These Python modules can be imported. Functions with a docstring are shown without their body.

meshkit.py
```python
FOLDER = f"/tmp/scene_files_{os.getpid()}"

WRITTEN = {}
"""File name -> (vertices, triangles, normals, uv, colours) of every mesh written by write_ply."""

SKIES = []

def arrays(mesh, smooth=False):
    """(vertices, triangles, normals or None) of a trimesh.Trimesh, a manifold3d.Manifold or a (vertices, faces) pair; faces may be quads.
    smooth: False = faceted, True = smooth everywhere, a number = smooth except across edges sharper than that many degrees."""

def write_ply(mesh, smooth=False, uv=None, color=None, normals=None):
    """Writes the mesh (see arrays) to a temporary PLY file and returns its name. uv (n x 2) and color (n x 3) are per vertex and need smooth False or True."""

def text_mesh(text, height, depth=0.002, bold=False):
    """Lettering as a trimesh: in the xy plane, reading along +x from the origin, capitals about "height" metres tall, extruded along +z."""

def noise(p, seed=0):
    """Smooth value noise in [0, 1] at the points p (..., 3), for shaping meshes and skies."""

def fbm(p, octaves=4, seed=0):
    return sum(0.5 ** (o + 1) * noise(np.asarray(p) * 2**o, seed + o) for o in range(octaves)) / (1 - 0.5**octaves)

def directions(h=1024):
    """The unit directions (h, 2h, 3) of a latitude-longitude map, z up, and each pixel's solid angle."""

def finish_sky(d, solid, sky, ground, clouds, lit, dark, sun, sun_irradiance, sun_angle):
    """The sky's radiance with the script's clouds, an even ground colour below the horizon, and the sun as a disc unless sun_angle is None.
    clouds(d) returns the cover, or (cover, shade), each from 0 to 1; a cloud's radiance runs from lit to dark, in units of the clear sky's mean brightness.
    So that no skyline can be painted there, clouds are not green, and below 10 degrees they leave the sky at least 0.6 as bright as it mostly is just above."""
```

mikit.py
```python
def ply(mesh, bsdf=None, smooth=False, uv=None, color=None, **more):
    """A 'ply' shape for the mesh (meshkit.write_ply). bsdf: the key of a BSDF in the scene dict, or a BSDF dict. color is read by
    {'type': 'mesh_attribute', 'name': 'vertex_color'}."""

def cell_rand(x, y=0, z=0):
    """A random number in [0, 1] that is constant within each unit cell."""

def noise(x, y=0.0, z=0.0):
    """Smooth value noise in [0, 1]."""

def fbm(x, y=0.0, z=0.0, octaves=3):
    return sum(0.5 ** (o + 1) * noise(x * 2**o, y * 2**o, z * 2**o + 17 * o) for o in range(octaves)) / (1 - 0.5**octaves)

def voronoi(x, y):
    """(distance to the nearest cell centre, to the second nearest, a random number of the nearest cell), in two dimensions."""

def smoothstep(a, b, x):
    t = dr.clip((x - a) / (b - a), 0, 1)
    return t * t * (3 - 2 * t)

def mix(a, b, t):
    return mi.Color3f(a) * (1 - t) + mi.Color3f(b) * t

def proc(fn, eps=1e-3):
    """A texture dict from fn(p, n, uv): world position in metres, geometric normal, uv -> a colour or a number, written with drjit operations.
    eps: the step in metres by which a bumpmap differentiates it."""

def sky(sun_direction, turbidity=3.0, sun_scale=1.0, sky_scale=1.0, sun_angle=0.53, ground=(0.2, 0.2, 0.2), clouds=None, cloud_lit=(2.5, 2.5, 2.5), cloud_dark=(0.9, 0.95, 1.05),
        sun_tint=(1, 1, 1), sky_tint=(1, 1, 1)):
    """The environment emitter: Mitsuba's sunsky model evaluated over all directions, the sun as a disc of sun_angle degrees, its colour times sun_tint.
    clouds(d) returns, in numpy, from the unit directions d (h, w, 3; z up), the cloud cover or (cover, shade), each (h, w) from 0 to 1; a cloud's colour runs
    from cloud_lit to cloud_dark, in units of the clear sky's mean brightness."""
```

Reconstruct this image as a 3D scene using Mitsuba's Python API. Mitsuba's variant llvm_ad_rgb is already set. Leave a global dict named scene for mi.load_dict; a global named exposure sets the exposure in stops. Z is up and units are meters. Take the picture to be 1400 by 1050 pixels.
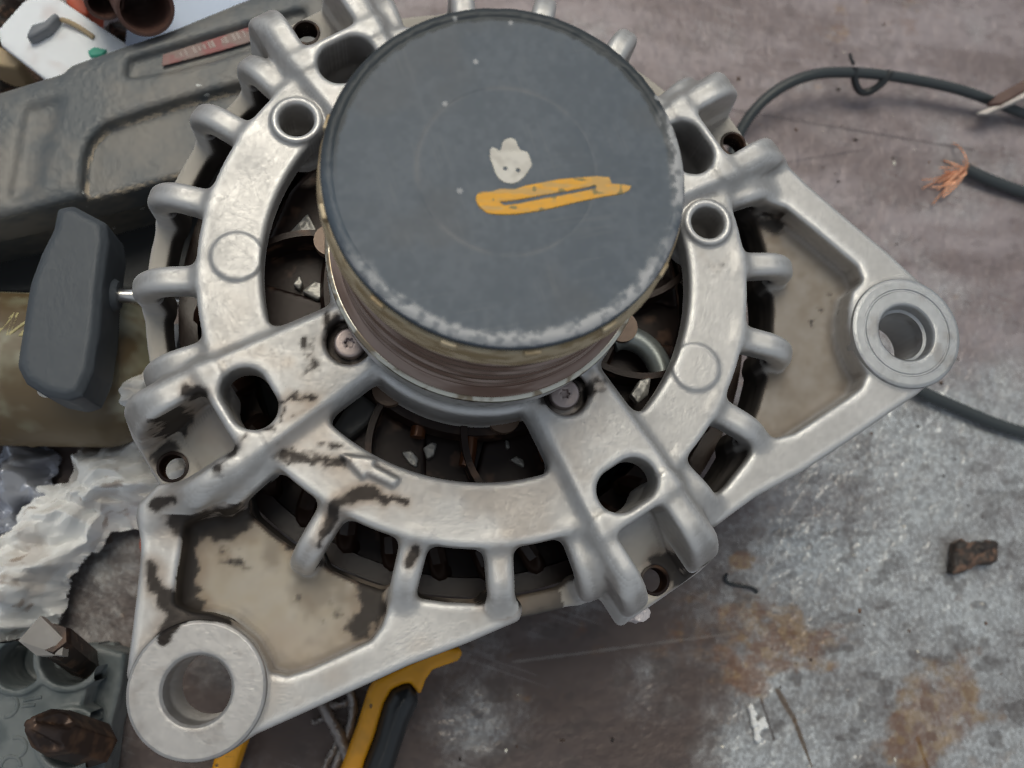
import math, random
import numpy as np, trimesh, shapely
import shapely.geometry as sg
from scipy.ndimage import map_coordinates
import drjit as dr, mitsuba as mi, mikit, meshkit
from mikit import noise, fbm, smoothstep, mix, voronoi

T = mi.ScalarTransform4f
scene, labels = {}, {}
# ---------------------------------------------------------------- camera, sky, exposure
EYE = np.array([-15.899, -67.196, 182.202 + 85.0])
FWD = np.array([0.117799, 0.220789, -0.968182])
UP = -np.array([0.0266668, -0.975322, -0.219173])
scene['camera'] = {'type': 'thinlens', 'fov': 2 * math.degrees(math.atan(700 / 1254.81)), 'fov_axis': 'x',
                   'aperture_radius': 0.0010, 'focus_distance': 0.190, 'near_clip': 0.01, 'far_clip': 20.0,
                   'to_world': T().look_at(origin=list(EYE * 1e-3), target=list((EYE + 100 * FWD) * 1e-3), up=list(UP))}
def cover(d):
    n = meshkit.fbm(d * np.array([1.6, 1.6, 3.0]) + 5.0, 4, seed=3)
    return np.ones(d.shape[:2]), np.clip((n - 0.3) * 2.0, 0, 1)
scene['sky'] = mikit.sky((-0.04, 0.42, 0.91), turbidity=3, sun_scale=0.36, sun_angle=34, clouds=cover,
                         cloud_lit=(1.20, 1.34, 1.50), cloud_dark=(0.65, 0.73, 0.82), sun_tint=(0.86, 0.96, 1.05))
exposure = 1.8

# ---------------------------------------------------------------- helpers (all meshes in millimetres, z = 0 on the bench)
MM = T().scale(0.001)
def add(key, mesh, bsdf, label=None, cat=None, smooth=30, group=None, kind=None, color=None, normals=None):
    k, i = key, 0
    while k in scene:
        i += 1; k = f'{key}_{i:03d}'
    if normals is not None:
        scene[k] = {'type': 'ply', 'filename': meshkit.write_ply(mesh, False, None, color, normals), 'face_normals': False,
                    'bsdf': {'type': 'ref', 'id': bsdf}}
    else:
        scene[k] = mikit.ply(mesh, bsdf, smooth=True if color is not None else smooth, color=color)
    scene[k]['to_world'] = MM
    tag(k, label, cat, group, kind)
    return k
def tag(k, label=None, cat=None, group=None, kind=None):
    e = {}
    if label: e['label'] = label
    if cat: e['category'] = cat
    if group: e['group'] = group
    if kind: e['kind'] = kind
    if e: labels[k] = e
    return k
def thing(key, label, cat, group=None):
    k, i = key, 0
    while k in labels:
        i += 1; k = f'{key}_{i:03d}'
    return tag(k, label, cat, group)
def join(*m): return trimesh.util.concatenate([trimesh.Trimesh(a.vertices, a.faces, process=False) for a in m])
def moved(m, v): m = m.copy(); m.apply_translation(v); return m

def poly_sdf(poly, X, Y):
    """signed distance to a shapely polygon (negative inside) at the grid points"""
    d = np.full(X.shape, 1e9); inside = np.zeros(X.shape, bool)
    rings = []
    for g in getattr(poly, 'geoms', [poly]): rings += [g.exterior] + list(g.interiors)
    for r in rings:
        c = np.array(r.coords)
        for (x0, y0), (x1, y1) in zip(c[:-1], c[1:]):
            ex, ey = x1 - x0, y1 - y0
            t = np.clip(((X - x0) * ex + (Y - y0) * ey) / max(ex * ex + ey * ey, 1e-12), 0, 1)
            d = np.minimum(d, (X - x0 - t * ex) ** 2 + (Y - y0 - t * ey) ** 2)
            if y0 != y1:
                inside ^= ((y0 > Y) != (y1 > Y)) & (X < (x1 - x0) * (Y - y0) / (y1 - y0) + x0)
    d = np.sqrt(d)
    return np.where(inside, -d, d)
def smin(a, b, k):
    h = np.maximum(k - np.abs(a - b), 0) / k
    return np.minimum(a, b) - h * h * k * 0.25
def smax(a, b, k): return -smin(-a, -b, k)
def rint(a, b, r):
    """intersection of two distances with a rounded edge of radius r"""
    a, b = a + r, b + r
    return np.minimum(np.maximum(a, b), 0) + np.hypot(np.maximum(a, 0), np.maximum(b, 0)) - r
def nets(F, o, h, fields=()):
    """surface nets of the zero level: vertices, triangles, normals, nearest grid index"""
    F = np.where(np.abs(F) < 1e-6, 1e-6, F).astype(np.float32)
    S = F < 0
    nx, ny, nz = F.shape
    c = np.zeros((nx - 1, ny - 1, nz - 1), np.uint8)
    for a, b, e in np.ndindex(2, 2, 2): c += S[a:nx - 1 + a, b:ny - 1 + b, e:nz - 1 + e]
    ijk = np.argwhere((c > 0) & (c < 8))
    idx = np.full(c.shape, -1, np.int32); idx[tuple(ijk.T)] = np.arange(len(ijk))
    acc, cnt = np.zeros((len(ijk), 3)), np.zeros(len(ijk))
    corners = [np.array(q) for q in np.ndindex(2, 2, 2)]
    for q in corners:
        for ax in range(3):
            if q[ax]: continue
            r = q.copy(); r[ax] = 1
            f0, f1 = F[tuple((ijk + q).T)], F[tuple((ijk + r).T)]
            m = (f0 < 0) != (f1 < 0)
            t = np.where(m, f0 / np.where(m, f0 - f1, 1), 0)
            pt = np.tile(q.astype(float), (len(ijk), 1)); pt[:, ax] = t
            acc[m] += pt[m]; cnt[m] += 1
    g = ijk + acc / cnt[:, None]
    faces = []
    for ax in range(3):
        u, v = [(1, 2), (2, 0), (0, 1)][ax]
        lo = [slice(None)] * 3; hi = [slice(None)] * 3
        lo[ax] = slice(0, -1); hi[ax] = slice(1, None)
        e = np.argwhere(S[tuple(lo)] != S[tuple(hi)])
        e = e[(e[:, u] > 0) & (e[:, v] > 0) & (e[:, u] < F.shape[u] - 1) & (e[:, v] < F.shape[v] - 1)]
        s = S[tuple(e.T)]
        def at(du, dv):
            k = e.copy(); k[:, u] -= du; k[:, v] -= dv
            return idx[tuple(k.T)]
        q = np.stack([at(1, 1), at(0, 1), at(0, 0), at(1, 0)], 1)
        q[~s] = q[~s][:, ::-1]
        faces += [q[:, [0, 1, 2]], q[:, [0, 2, 3]]]
    f = np.vstack(faces)
    n = np.stack([map_coordinates(d, g.T, order=1, mode='nearest') for d in np.gradient(F)], 1)
    n /= np.maximum(np.linalg.norm(n, axis=1, keepdims=True), 1e-9)
    return o + g * h, f, n, ijk
def axes(lo, hi, h): return [np.arange(a, b + h, h) for a, b in zip(lo, hi)]
def solid(fn, lo, hi, h):
    """mesh of fn(X, Y, Z) < 0 inside the box"""
    ax = axes(lo, hi, h)
    F = fn(ax[0][:, None, None], ax[1][None, :, None], ax[2][None, None, :])
    F = np.broadcast_to(F, [len(a) for a in ax])
    v, f, n, _ = nets(F, np.array(lo, float), h)
    return trimesh.Trimesh(v, f, process=False)
def rprism(poly, z0, z1, r=1.0, h=0.8, cut=None):
    if not hasattr(poly, 'exterior'): poly = sg.Polygon(poly)
    poly = poly.buffer(0)
    x0, y0, x1, y1 = poly.bounds; m = 2 * h
    def fn(X, Y, Z):
        d = poly_sdf(poly, *np.broadcast_arrays(X[:, :, 0], Y[:, :, 0]))[:, :, None]
        F = rint(d, np.abs(Z - (z0 + z1) / 2) - (z1 - z0) / 2, r)
        return cut(F, X, Y, Z) if cut else F
    return solid(fn, (x0 - m, y0 - m, z0 - m), (x1 + m, y1 + m, z1 + m), h)
def lathe(profile, n=128, center=(0, 0), closed=False):
    p = np.array(profile, float)
    if closed: p = np.vstack([p, p[:1]])
    a = np.arange(n) * 2 * np.pi / n
    v = np.stack([np.outer(p[:, 0], np.cos(a)) + center[0], np.outer(p[:, 0], np.sin(a)) + center[1],
                  np.repeat(p[:, 1:2], n, 1)], -1).reshape(-1, 3)
    i, j = np.meshgrid(np.arange(len(p) - 1), np.arange(n), indexing='ij')
    a0, a1 = i * n + j, i * n + (j + 1) % n
    f = np.vstack([np.stack([a0, a1, a1 + n], -1).reshape(-1, 3), np.stack([a0, a1 + n, a0 + n], -1).reshape(-1, 3)])
    m = trimesh.Trimesh(v, f, process=False)
    m.merge_vertices(); m.update_faces(m.nondegenerate_faces()); m.remove_unreferenced_vertices()
    return m
def spline(pts, n):
    from scipy.interpolate import splprep, splev
    p = np.array(pts, float)
    tck, _ = splprep(p.T, s=0, k=min(3, len(p) - 1))
    return np.array(splev(np.linspace(0, 1, n), tck)).T
def tube(path, r, sides=14, caps=True):
    p = np.array(path, float); r = np.broadcast_to(np.asarray(r, float), len(p))
    t = np.gradient(p, axis=0); t /= np.linalg.norm(t, axis=1, keepdims=True)
    up = np.array([0.13, 0.21, 0.97]); a = np.cross(t, up); a /= np.maximum(np.linalg.norm(a, axis=1, keepdims=True), 1e-6)
    b = np.cross(t, a); an = np.arange(sides) * 2 * np.pi / sides
    v = (p[:, None] + r[:, None, None] * (a[:, None] * np.cos(an)[None, :, None] + b[:, None] * np.sin(an)[None, :, None])).reshape(-1, 3)
    i, j = np.meshgrid(np.arange(len(p) - 1), np.arange(sides), indexing='ij')
    q, w = i * sides + j, i * sides + (j + 1) % sides
    f = [np.stack([q, q + sides, w + sides], -1).reshape(-1, 3), np.stack([q, w + sides, w], -1).reshape(-1, 3)]
    v = np.vstack([v, p[:1], p[-1:]]); k = np.arange(sides); L = (len(p) - 1) * sides
    if caps:
        f += [np.stack([k, (k + 1) % sides, k * 0 + len(v) - 2], 1), np.stack([L + (k + 1) % sides, L + k, k * 0 + len(v) - 1], 1)]
    return trimesh.Trimesh(v, np.vstack(f), process=False)
def fb(p, s, seed=0, o=4): return meshkit.fbm(np.asarray(p) * s, o, seed)

# ---------------------------------------------------------------- materials
def C(*v): return {'type': 'rgb', 'value': list(v)}
def bump(name, inner, fn, scale, eps=2e-4):
    scene[name] = {'type': 'twosided', 'bsdf': {'type': 'bumpmap', 'arbitrary': mikit.proc(fn, eps), 'scale': scale, 'bsdf': inner}}
def plain(name, **kw):
    scene[name] = {'type': 'twosided', 'bsdf': {'type': 'principled', **kw}}
def q(p, s): return p.x * s, p.y * s, p.z * s

# cast aluminium: colour (casting skin, dust, grease, painted slot shade) comes with the vertices, grain from the bump
def cast_bump(p, n, uv): return fbm(*q(p, 2600.0), octaves=2)
def cast_metal(p, n, uv): return 0.2 + 0.60 * smoothstep(0.0712, 0.0750, p.z + 0.001 * (noise(*q(p, 200.0)) - 0.5))
def cast_rough(p, n, uv): return 0.18 * smoothstep(0.0750, 0.0712, p.z) + 0.41 + 0.18 * fbm(*q(p, 1500.0), octaves=2) + 0.14 * (noise(*q(p, 140.0)) - 0.3)
bump('cast_aluminium', {'type': 'principled', 'base_color': {'type': 'mesh_attribute', 'name': 'vertex_color'}, 'metallic': mikit.proc(cast_metal),
                        'roughness': mikit.proc(cast_rough), 'specular': 0.5}, cast_bump, 0.00004)
def machined(p, n, uv):
    t = fbm(*q(p, 420.0), octaves=3)
    return mix((0.60, 0.585, 0.565), (0.44, 0.42, 0.40), smoothstep(0.45, 0.75, t))
bump('machined_aluminium', {'type': 'principled', 'base_color': mikit.proc(machined), 'metallic': 0.65, 'roughness': 0.4},
     lambda p, n, uv: fbm(*q(p, 1800.0), octaves=2), 0.0001)
# dust cap: scuffed matt black plastic; the scuffs sit on the rim, mostly on one side
CAPC = (0.0, 0.0)
def cap_col(p, n, uv):
    r = dr.sqrt(p.x * p.x + p.y * p.y) * 1000.0
    ang = dr.atan2(p.y, p.x)
    t = fbm(*q(p, 160.0), octaves=4)
    f = fbm(*q(p, 900.0), octaves=3)
    base = mix((0.070, 0.089, 0.112), (0.092, 0.111, 0.135), smoothstep(0.35, 0.7, 0.5 * t + 0.5 * f))
    base = mix(base, (0.085, 0.088, 0.094), 0.35 * smoothstep(0.55, 0.8, fbm(p.x * 90, p.y * 90, 3.0, octaves=3)))
    ring = dr.exp(-dr.square((r - 14.7) / 0.45)) * smoothstep(0.3, 0.65, t)
    base = mix(base, (0.17, 0.17, 0.175), ring * 0.55)
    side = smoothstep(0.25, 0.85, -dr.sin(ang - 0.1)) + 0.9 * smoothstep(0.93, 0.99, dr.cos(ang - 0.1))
    sc = smoothstep(0.70, 0.78, noise(p.x * 2600 + p.y * 900, p.y * 130 - p.x * 45, 2.0)) * smoothstep(0.5, 0.7, t) + smoothstep(0.74, 0.8, noise(p.y * 2300 - p.x * 500, p.x * 110 + p.y * 25, 5.0)) * smoothstep(0.52, 0.7, fbm(p.x * 70, p.y * 70, 9.0))
    base = mix(base, (0.14, 0.145, 0.15), 0.22 * dr.clip(sc, 0, 1))
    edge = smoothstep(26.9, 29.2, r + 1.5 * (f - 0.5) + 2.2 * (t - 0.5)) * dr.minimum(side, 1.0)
    v1, v2, vr = voronoi(p.x * 130.0, p.y * 130.0)
    speck = smoothstep(0.09, 0.02, v1 + 0.1 * (f - 0.5)) * smoothstep(0.86, 0.9, vr)
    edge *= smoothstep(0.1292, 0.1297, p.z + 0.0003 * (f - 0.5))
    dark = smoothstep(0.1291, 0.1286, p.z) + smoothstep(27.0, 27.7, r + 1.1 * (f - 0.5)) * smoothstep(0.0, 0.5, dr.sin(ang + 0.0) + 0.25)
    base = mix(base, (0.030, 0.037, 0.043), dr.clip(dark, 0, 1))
    return mix(base, (0.38, 0.38, 0.385), dr.clip(edge * (0.55 + 0.9 * smoothstep(0.35, 0.6, f)) + speck * 0.8, 0, 1))
bump('cap_plastic', {'type': 'principled', 'base_color': mikit.proc(cap_col), 'roughness': 0.5, 'specular': 0.4},
     lambda p, n, uv: fbm(*q(p, 1500.0), octaves=2), 0.00008)
def collar_col(p, n, uv):
    t = fbm(p.x * 300, p.y * 300, p.z * 900, octaves=3)
    return mix((0.34, 0.25, 0.14), (0.56, 0.46, 0.31), smoothstep(0.35, 0.65, t))
plain('collar', base_color=mikit.proc(collar_col), roughness=0.5, metallic=0.35)
def groove_col(p, n, uv):
    a = dr.atan2(p.y, p.x)
    t = fbm(a * 2.5, p.z * 1500.0, 1.0, octaves=3)
    return mix((0.17, 0.105, 0.08), (0.36, 0.27, 0.23), smoothstep(0.3, 0.75, t))
plain('groove_steel', base_color=mikit.proc(groove_col), roughness=0.42, metallic=0.75)
def flange_col(p, n, uv):
    t = fbm(*q(p, 500.0), octaves=3)
    return mix((0.30, 0.24, 0.17), (0.66, 0.63, 0.54), smoothstep(0.34, 0.56, t))
plain('zinc_steel', base_color=mikit.proc(flange_col), roughness=0.3, metallic=0.85)
def yellow_col(p, n, uv):
    t = fbm(*q(p, 450.0), octaves=3)
    c = mix((0.74, 0.36, 0.03), (0.58, 0.34, 0.10), smoothstep(0.42, 0.6, fbm(p.x * 120 + p.y * 20, p.y * 1300, 2.0, octaves=3) * 0.6 + t * 0.4))
    return mix(c, (0.26, 0.19, 0.07), smoothstep(0.80, 0.86, noise(*q(p, 900.0))))
plain('yellow_paint', base_color=mikit.proc(yellow_col), roughness=0.6)
plain('white_paint', base_color=mikit.proc(lambda p, n, uv: mix((0.66, 0.62, 0.55), (0.52, 0.48, 0.42), smoothstep(0.4, 0.7, fbm(*q(p, 400.0), octaves=3)))), roughness=0.65)
plain('grease', base_color=C(0.02, 0.016, 0.014), roughness=0.35)
plain('screw_steel', base_color=C(0.40, 0.33, 0.315), roughness=0.4, metallic=0.6)
def dirty_steel(p, n, uv):
    t = fbm(*q(p, 260.0), octaves=3)
    return mix((0.018, 0.010, 0.008), (0.11, 0.060, 0.038), smoothstep(0.55, 0.82, t))
plain('oily_steel', base_color=mikit.proc(dirty_steel), roughness=0.38, metallic=0.15, specular=0.25)
plain('fan_steel', base_color=C(0.24, 0.26, 0.25), roughness=0.35, metallic=0.6)
plain('dark_grey', base_color=C(0.075, 0.072, 0.068), roughness=0.4)
plain('tan_rivet', base_color=C(0.13, 0.085, 0.06), roughness=0.4, metallic=0.3)
plain('copper_varnish', base_color=C(0.10, 0.036, 0.014), roughness=0.25, metallic=0.3)
plain('coil_varnish', base_color=C(0.030, 0.015, 0.010), roughness=0.35)
plain('bright_blade', base_color=C(0.30, 0.29, 0.27), roughness=0.4, metallic=0.5)
plain('black_plastic', base_color=C(0.03, 0.032, 0.034), roughness=0.5)

# bench: rusted and scuffed steel sheet
RUST = [(x * 1e-3, y * 1e-3, r * 1e-3, w) for x, y, r, w in [
    (*(84.7,-92.1), 7, 1.0), (*(94.2,-82.0), 9, .7), (*(107.6,-82.1), 12, .8), (*(132.3,-108.9), 9, 1.0), (*(151.9,-97.0), 16, .7),
    (*(140.0,-100.9), 12, .55), (*(84.4,-58.9), 4, .9), (*(72.3,-77.8), 16, .35), (*(159.4,132.4), 14, .45), (*(131.5,122.9), 18, .28), (*(33.3,-85.6), 16, .3)]]
BARE = [(x * 1e-3, y * 1e-3, r * 1e-3, w) for x, y, r, w in [
    (*(140.4,-52.1), 45, 1.0), (*(162.8,-24.7), 40, .75), (*(168.6,-76.1), 32, 1.0), (*(106.1,-102.4), 22, .9), (*(119.6,-47.9), 28, .6), (*(159.2,-113.4), 25, .9),
    (*(4.4,-101.9), 12, .75), (*(54.3,-93.8), 9, .5), (*(54.0,-105.6), 9, .4), (*(132.6,44.9), 30, .15), (*(-101.3,-65.4), 20, .35), (*(87.7,-114.0), 16, .8)]]
SCRATCH = [(*[v_ * 1e-3 for q_ in s_ for v_ in q_], w_, c_) for s_, w_, c_ in [
    ([(94.0,-95.2),(98.5,-103.3)], 0.0012, (0.10, 0.06, 0.03)), ([(98.5,-103.3),(102.8,-115.8)], 0.0007, (0.10, 0.06, 0.03)), ([(88.8,-97.2),(92.0,-108.2)], 0.0006, (0.06, 0.045, 0.04)),
    ([(135.7,-109.0),(137.8,-117.0)], 0.0008, (0.12, 0.08, 0.03)), ([(90.3,89.4),(175.3,80.1)], 0.0007, (0.13, 0.11, 0.115)), ([(104.3,70.5),(135.5,77.7)], 0.0006, (0.14, 0.115, 0.12)), ([(16.6,-86.5),(83.3,-78.8)], 0.0005, (0.17, 0.15, 0.14))]]
def blobs(p, lst):
    s = mi.Float(0)
    for x, y, r, w in lst: s += w * dr.exp(-(dr.square(p.x - x) + dr.square(p.y - y)) / (r * r))
    return s
def bench_col(p, n, uv):
    a = fbm(p.x * 55, p.y * 70, 1.0, octaves=4)
    b = fbm(p.x * 330, p.y * 330, 4.0, octaves=3)
    c = fbm(p.x * 900, p.y * 900, 7.0, octaves=3)
    base = mix((0.200, 0.160, 0.160), (0.315, 0.268, 0.275), smoothstep(0.28, 0.75, fbm(p.x * 40, p.y * 130, 1.0, octaves=4) * 0.75 + b * 0.15 + c * 0.10))
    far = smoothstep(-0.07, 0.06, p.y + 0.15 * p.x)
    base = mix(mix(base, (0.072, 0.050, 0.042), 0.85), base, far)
    bare = dr.clip(blobs(p, BARE), 0, 1)
    bare = smoothstep(0.15, 1.1, bare * 0.66 + 0.26 * fbm(p.x * 260, p.y * 150, 4.0, octaves=4) + 0.14 * c + 0.75 * (a - 0.52) + 0.35 * (fbm(p.x * 28 + 3, p.y * 34, 5.0, octaves=3) - 0.5))
    base = mix(base, mix((0.31, 0.315, 0.318), (0.58, 0.60, 0.61), smoothstep(0.25, 0.85, fbm(p.x * 1500, p.y * 1100, 7.0, octaves=2) * 0.6 + 0.4 * c)), bare)
    dark = smoothstep(0.62, 0.74, fbm(p.x * 150 + 9, p.y * 240, 2.0, octaves=3))
    scr = smoothstep(0.76, 0.82, noise(p.x * 300 + p.y * 900, p.y * 60 - p.x * 20, 3.0)) * smoothstep(0.45, 0.6, a)
    base = mix(base, (0.36, 0.35, 0.35), 0.14 * scr)
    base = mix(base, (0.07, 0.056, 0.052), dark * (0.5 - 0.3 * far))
    for x0, y0, x1, y1, wd, cc in SCRATCH:
        ex, ey = x1 - x0, y1 - y0
        t_ = dr.clip(((p.x - x0) * ex + (p.y - y0) * ey) / (ex * ex + ey * ey), 0, 1)
        dd = dr.sqrt(dr.square(p.x - x0 - t_ * ex) + dr.square(p.y - y0 - t_ * ey)) + 0.0006 * (b - 0.5)
        base = mix(base, cc, 0.8 * smoothstep(wd, wd * 0.4, dd))
    rust = smoothstep(0.30, 0.75, dr.clip(blobs(p, RUST), 0, 1) * 0.75 + 0.9 * (fbm(p.x * 190, p.y * 260, 6.0, octaves=4) - 0.45) + 0.5 * (a - 0.5))
    return mix(base, mix((0.17, 0.068, 0.022), (0.30, 0.17, 0.06), smoothstep(0.4, 0.7, b)), rust * 0.62)
def bench_rough(p, n, uv):
    b = fbm(p.x * 330, p.y * 330, 4.0, octaves=3)
    return 0.55 - 0.27 * smoothstep(0.42, 0.7, dr.clip(blobs(p, BARE), 0, 1) * 0.55 + 0.45 * b)
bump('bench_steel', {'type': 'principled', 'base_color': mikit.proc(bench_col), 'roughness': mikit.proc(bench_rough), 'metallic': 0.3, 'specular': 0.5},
     lambda p, n, uv: fbm(p.x * 700, p.y * 700, 3.0, octaves=3) + 1.2 * noise(p.x * 260, p.y * 260, 8.0), 0.0003)

def case_col(p, n, uv):
    t = fbm(*q(p, 60.0), octaves=4); f = fbm(*q(p, 400.0), octaves=3)
    base = mix((0.090, 0.100, 0.108), (0.190, 0.176, 0.158), smoothstep(0.34, 0.66, t * 0.8 + f * 0.2))
    up = smoothstep(0.97, 0.80, n.z) * smoothstep(0.2, 0.5, n.z) * smoothstep(0.0365, 0.0375, p.z) * smoothstep(0.0405, 0.0395, p.z)
    base = mix(base, (0.48, 0.40, 0.30), up * 0.9 * smoothstep(0.3, 0.55, f))
    return mix(base, (0.55, 0.55, 0.53), smoothstep(0.845, 0.87, noise(*q(p, 420.0))) * smoothstep(0.7, 0.75, noise(*q(p, 70.0))))
bump('case_plastic', {'type': 'principled', 'base_color': mikit.proc(case_col), 'roughness': 0.45, 'specular': 0.5},
     lambda p, n, uv: fbm(*q(p, 900.0), octaves=3), 0.0002)
def label_col(p, n, uv):
    t = fbm(*q(p, 220.0), octaves=4)
    return mix((0.30, 0.115, 0.11), (0.27, 0.19, 0.17), smoothstep(0.4, 0.65, t))
plain('faded_red', base_color=mikit.proc(label_col), roughness=0.6)
plain('faded_letter', base_color=C(0.36, 0.29, 0.26), roughness=0.6)
bump('handle_plastic', {'type': 'principled', 'base_color': mikit.proc(lambda p, n, uv: mix((0.055, 0.064, 0.076), (0.074, 0.084, 0.096), fbm(*q(p, 350.0), octaves=3))), 'roughness': 0.5, 'specular': 0.4},
     lambda p, n, uv: fbm(*q(p, 1500.0), octaves=2), 0.00012)
plain('polished_steel', base_color=C(0.75, 0.72, 0.68), roughness=0.22, metallic=1.0)
def olive_col(p, n, uv):
    t = fbm(*q(p, 90.0), octaves=4)
    c = mix((0.20, 0.19, 0.125), (0.29, 0.28, 0.21), smoothstep(0.35, 0.65, t))
    return mix(c, (0.12, 0.085, 0.045), smoothstep(0.42, 0.72, fbm(p.x * 130, p.y * 130, p.z * 130 + 4, octaves=3) + 0.4 * smoothstep(-0.012, -0.028, p.y)))  # brown mottling, with the shade along the near side painted in
plain('olive_plastic', base_color=mikit.proc(olive_col), roughness=0.42)
plain('gold_letter', base_color=C(0.40, 0.35, 0.17), roughness=0.45)
def tissue_col(p, n, uv):
    t = fbm(*q(p, 110.0), octaves=4)
    c = mix((0.76, 0.76, 0.75), (0.60, 0.57, 0.54), smoothstep(0.45, 0.68, t))
    return mix(c, (0.26, 0.19, 0.14), 0.7 * smoothstep(0.64, 0.76, fbm(p.x * 170, p.y * 170, p.z * 170 + 3, octaves=3)))
bump('tissue_paper', {'type': 'principled', 'base_color': mikit.proc(tissue_col), 'roughness': 0.9, 'specular': 0.1},
     lambda p, n, uv: fbm(*q(p, 1400.0), octaves=2), 0.0001)
plain('foil', base_color=C(0.40, 0.42, 0.48), roughness=0.35, metallic=0.5)
def holder_col(p, n, uv):
    t = fbm(*q(p, 200.0), octaves=4)
    return mix((0.075, 0.090, 0.093), (0.135, 0.148, 0.148), smoothstep(0.35, 0.65, t))
plain('holder_plastic', base_color=mikit.proc(holder_col), roughness=0.45)
def bit_col(p, n, uv):
    t = fbm(*q(p, 300.0), octaves=3)
    return mix((0.04, 0.027, 0.023), (0.12, 0.070, 0.045), smoothstep(0.45, 0.8, t))
plain('brown_steel', base_color=mikit.proc(bit_col), roughness=0.4, metallic=0.5)
plain('grey_steel', base_color=mikit.proc(lambda p, n, uv: mix((0.30, 0.27, 0.24), (0.42, 0.39, 0.36), fbm(*q(p, 350.0), octaves=3))), roughness=0.4, metallic=0.5)
def grip_yellow(p, n, uv):
    t = fbm(*q(p, 200.0), octaves=3)
    c = mix((0.66, 0.29, 0.008), (0.52, 0.24, 0.015), smoothstep(0.4, 0.7, t))
    return mix(c, (0.16, 0.08, 0.02), smoothstep(0.84, 0.88, noise(*q(p, 500.0))))
plain('yellow_rubber', base_color=mikit.proc(grip_yellow), roughness=0.45)
plain('black_rubber', base_color=C(0.018, 0.020, 0.022), roughness=0.33)
plain('cable_rubber', base_color=C(0.035, 0.042, 0.045), roughness=0.42)
plain('copper', base_color=C(0.80, 0.42, 0.26), roughness=0.4, metallic=0.55)
plain('white_card', base_color=mikit.proc(lambda p, n, uv: mix((0.80, 0.82, 0.84), (0.70, 0.66, 0.66), smoothstep(0.5, 0.7, fbm(*q(p, 130.0), octaves=3)))), roughness=0.5)
plain('blue_paper', base_color=C(0.58, 0.66, 0.80), roughness=0.7)
plain('grey_plastic', base_color=C(0.17, 0.18, 0.20), roughness=0.5)
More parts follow.
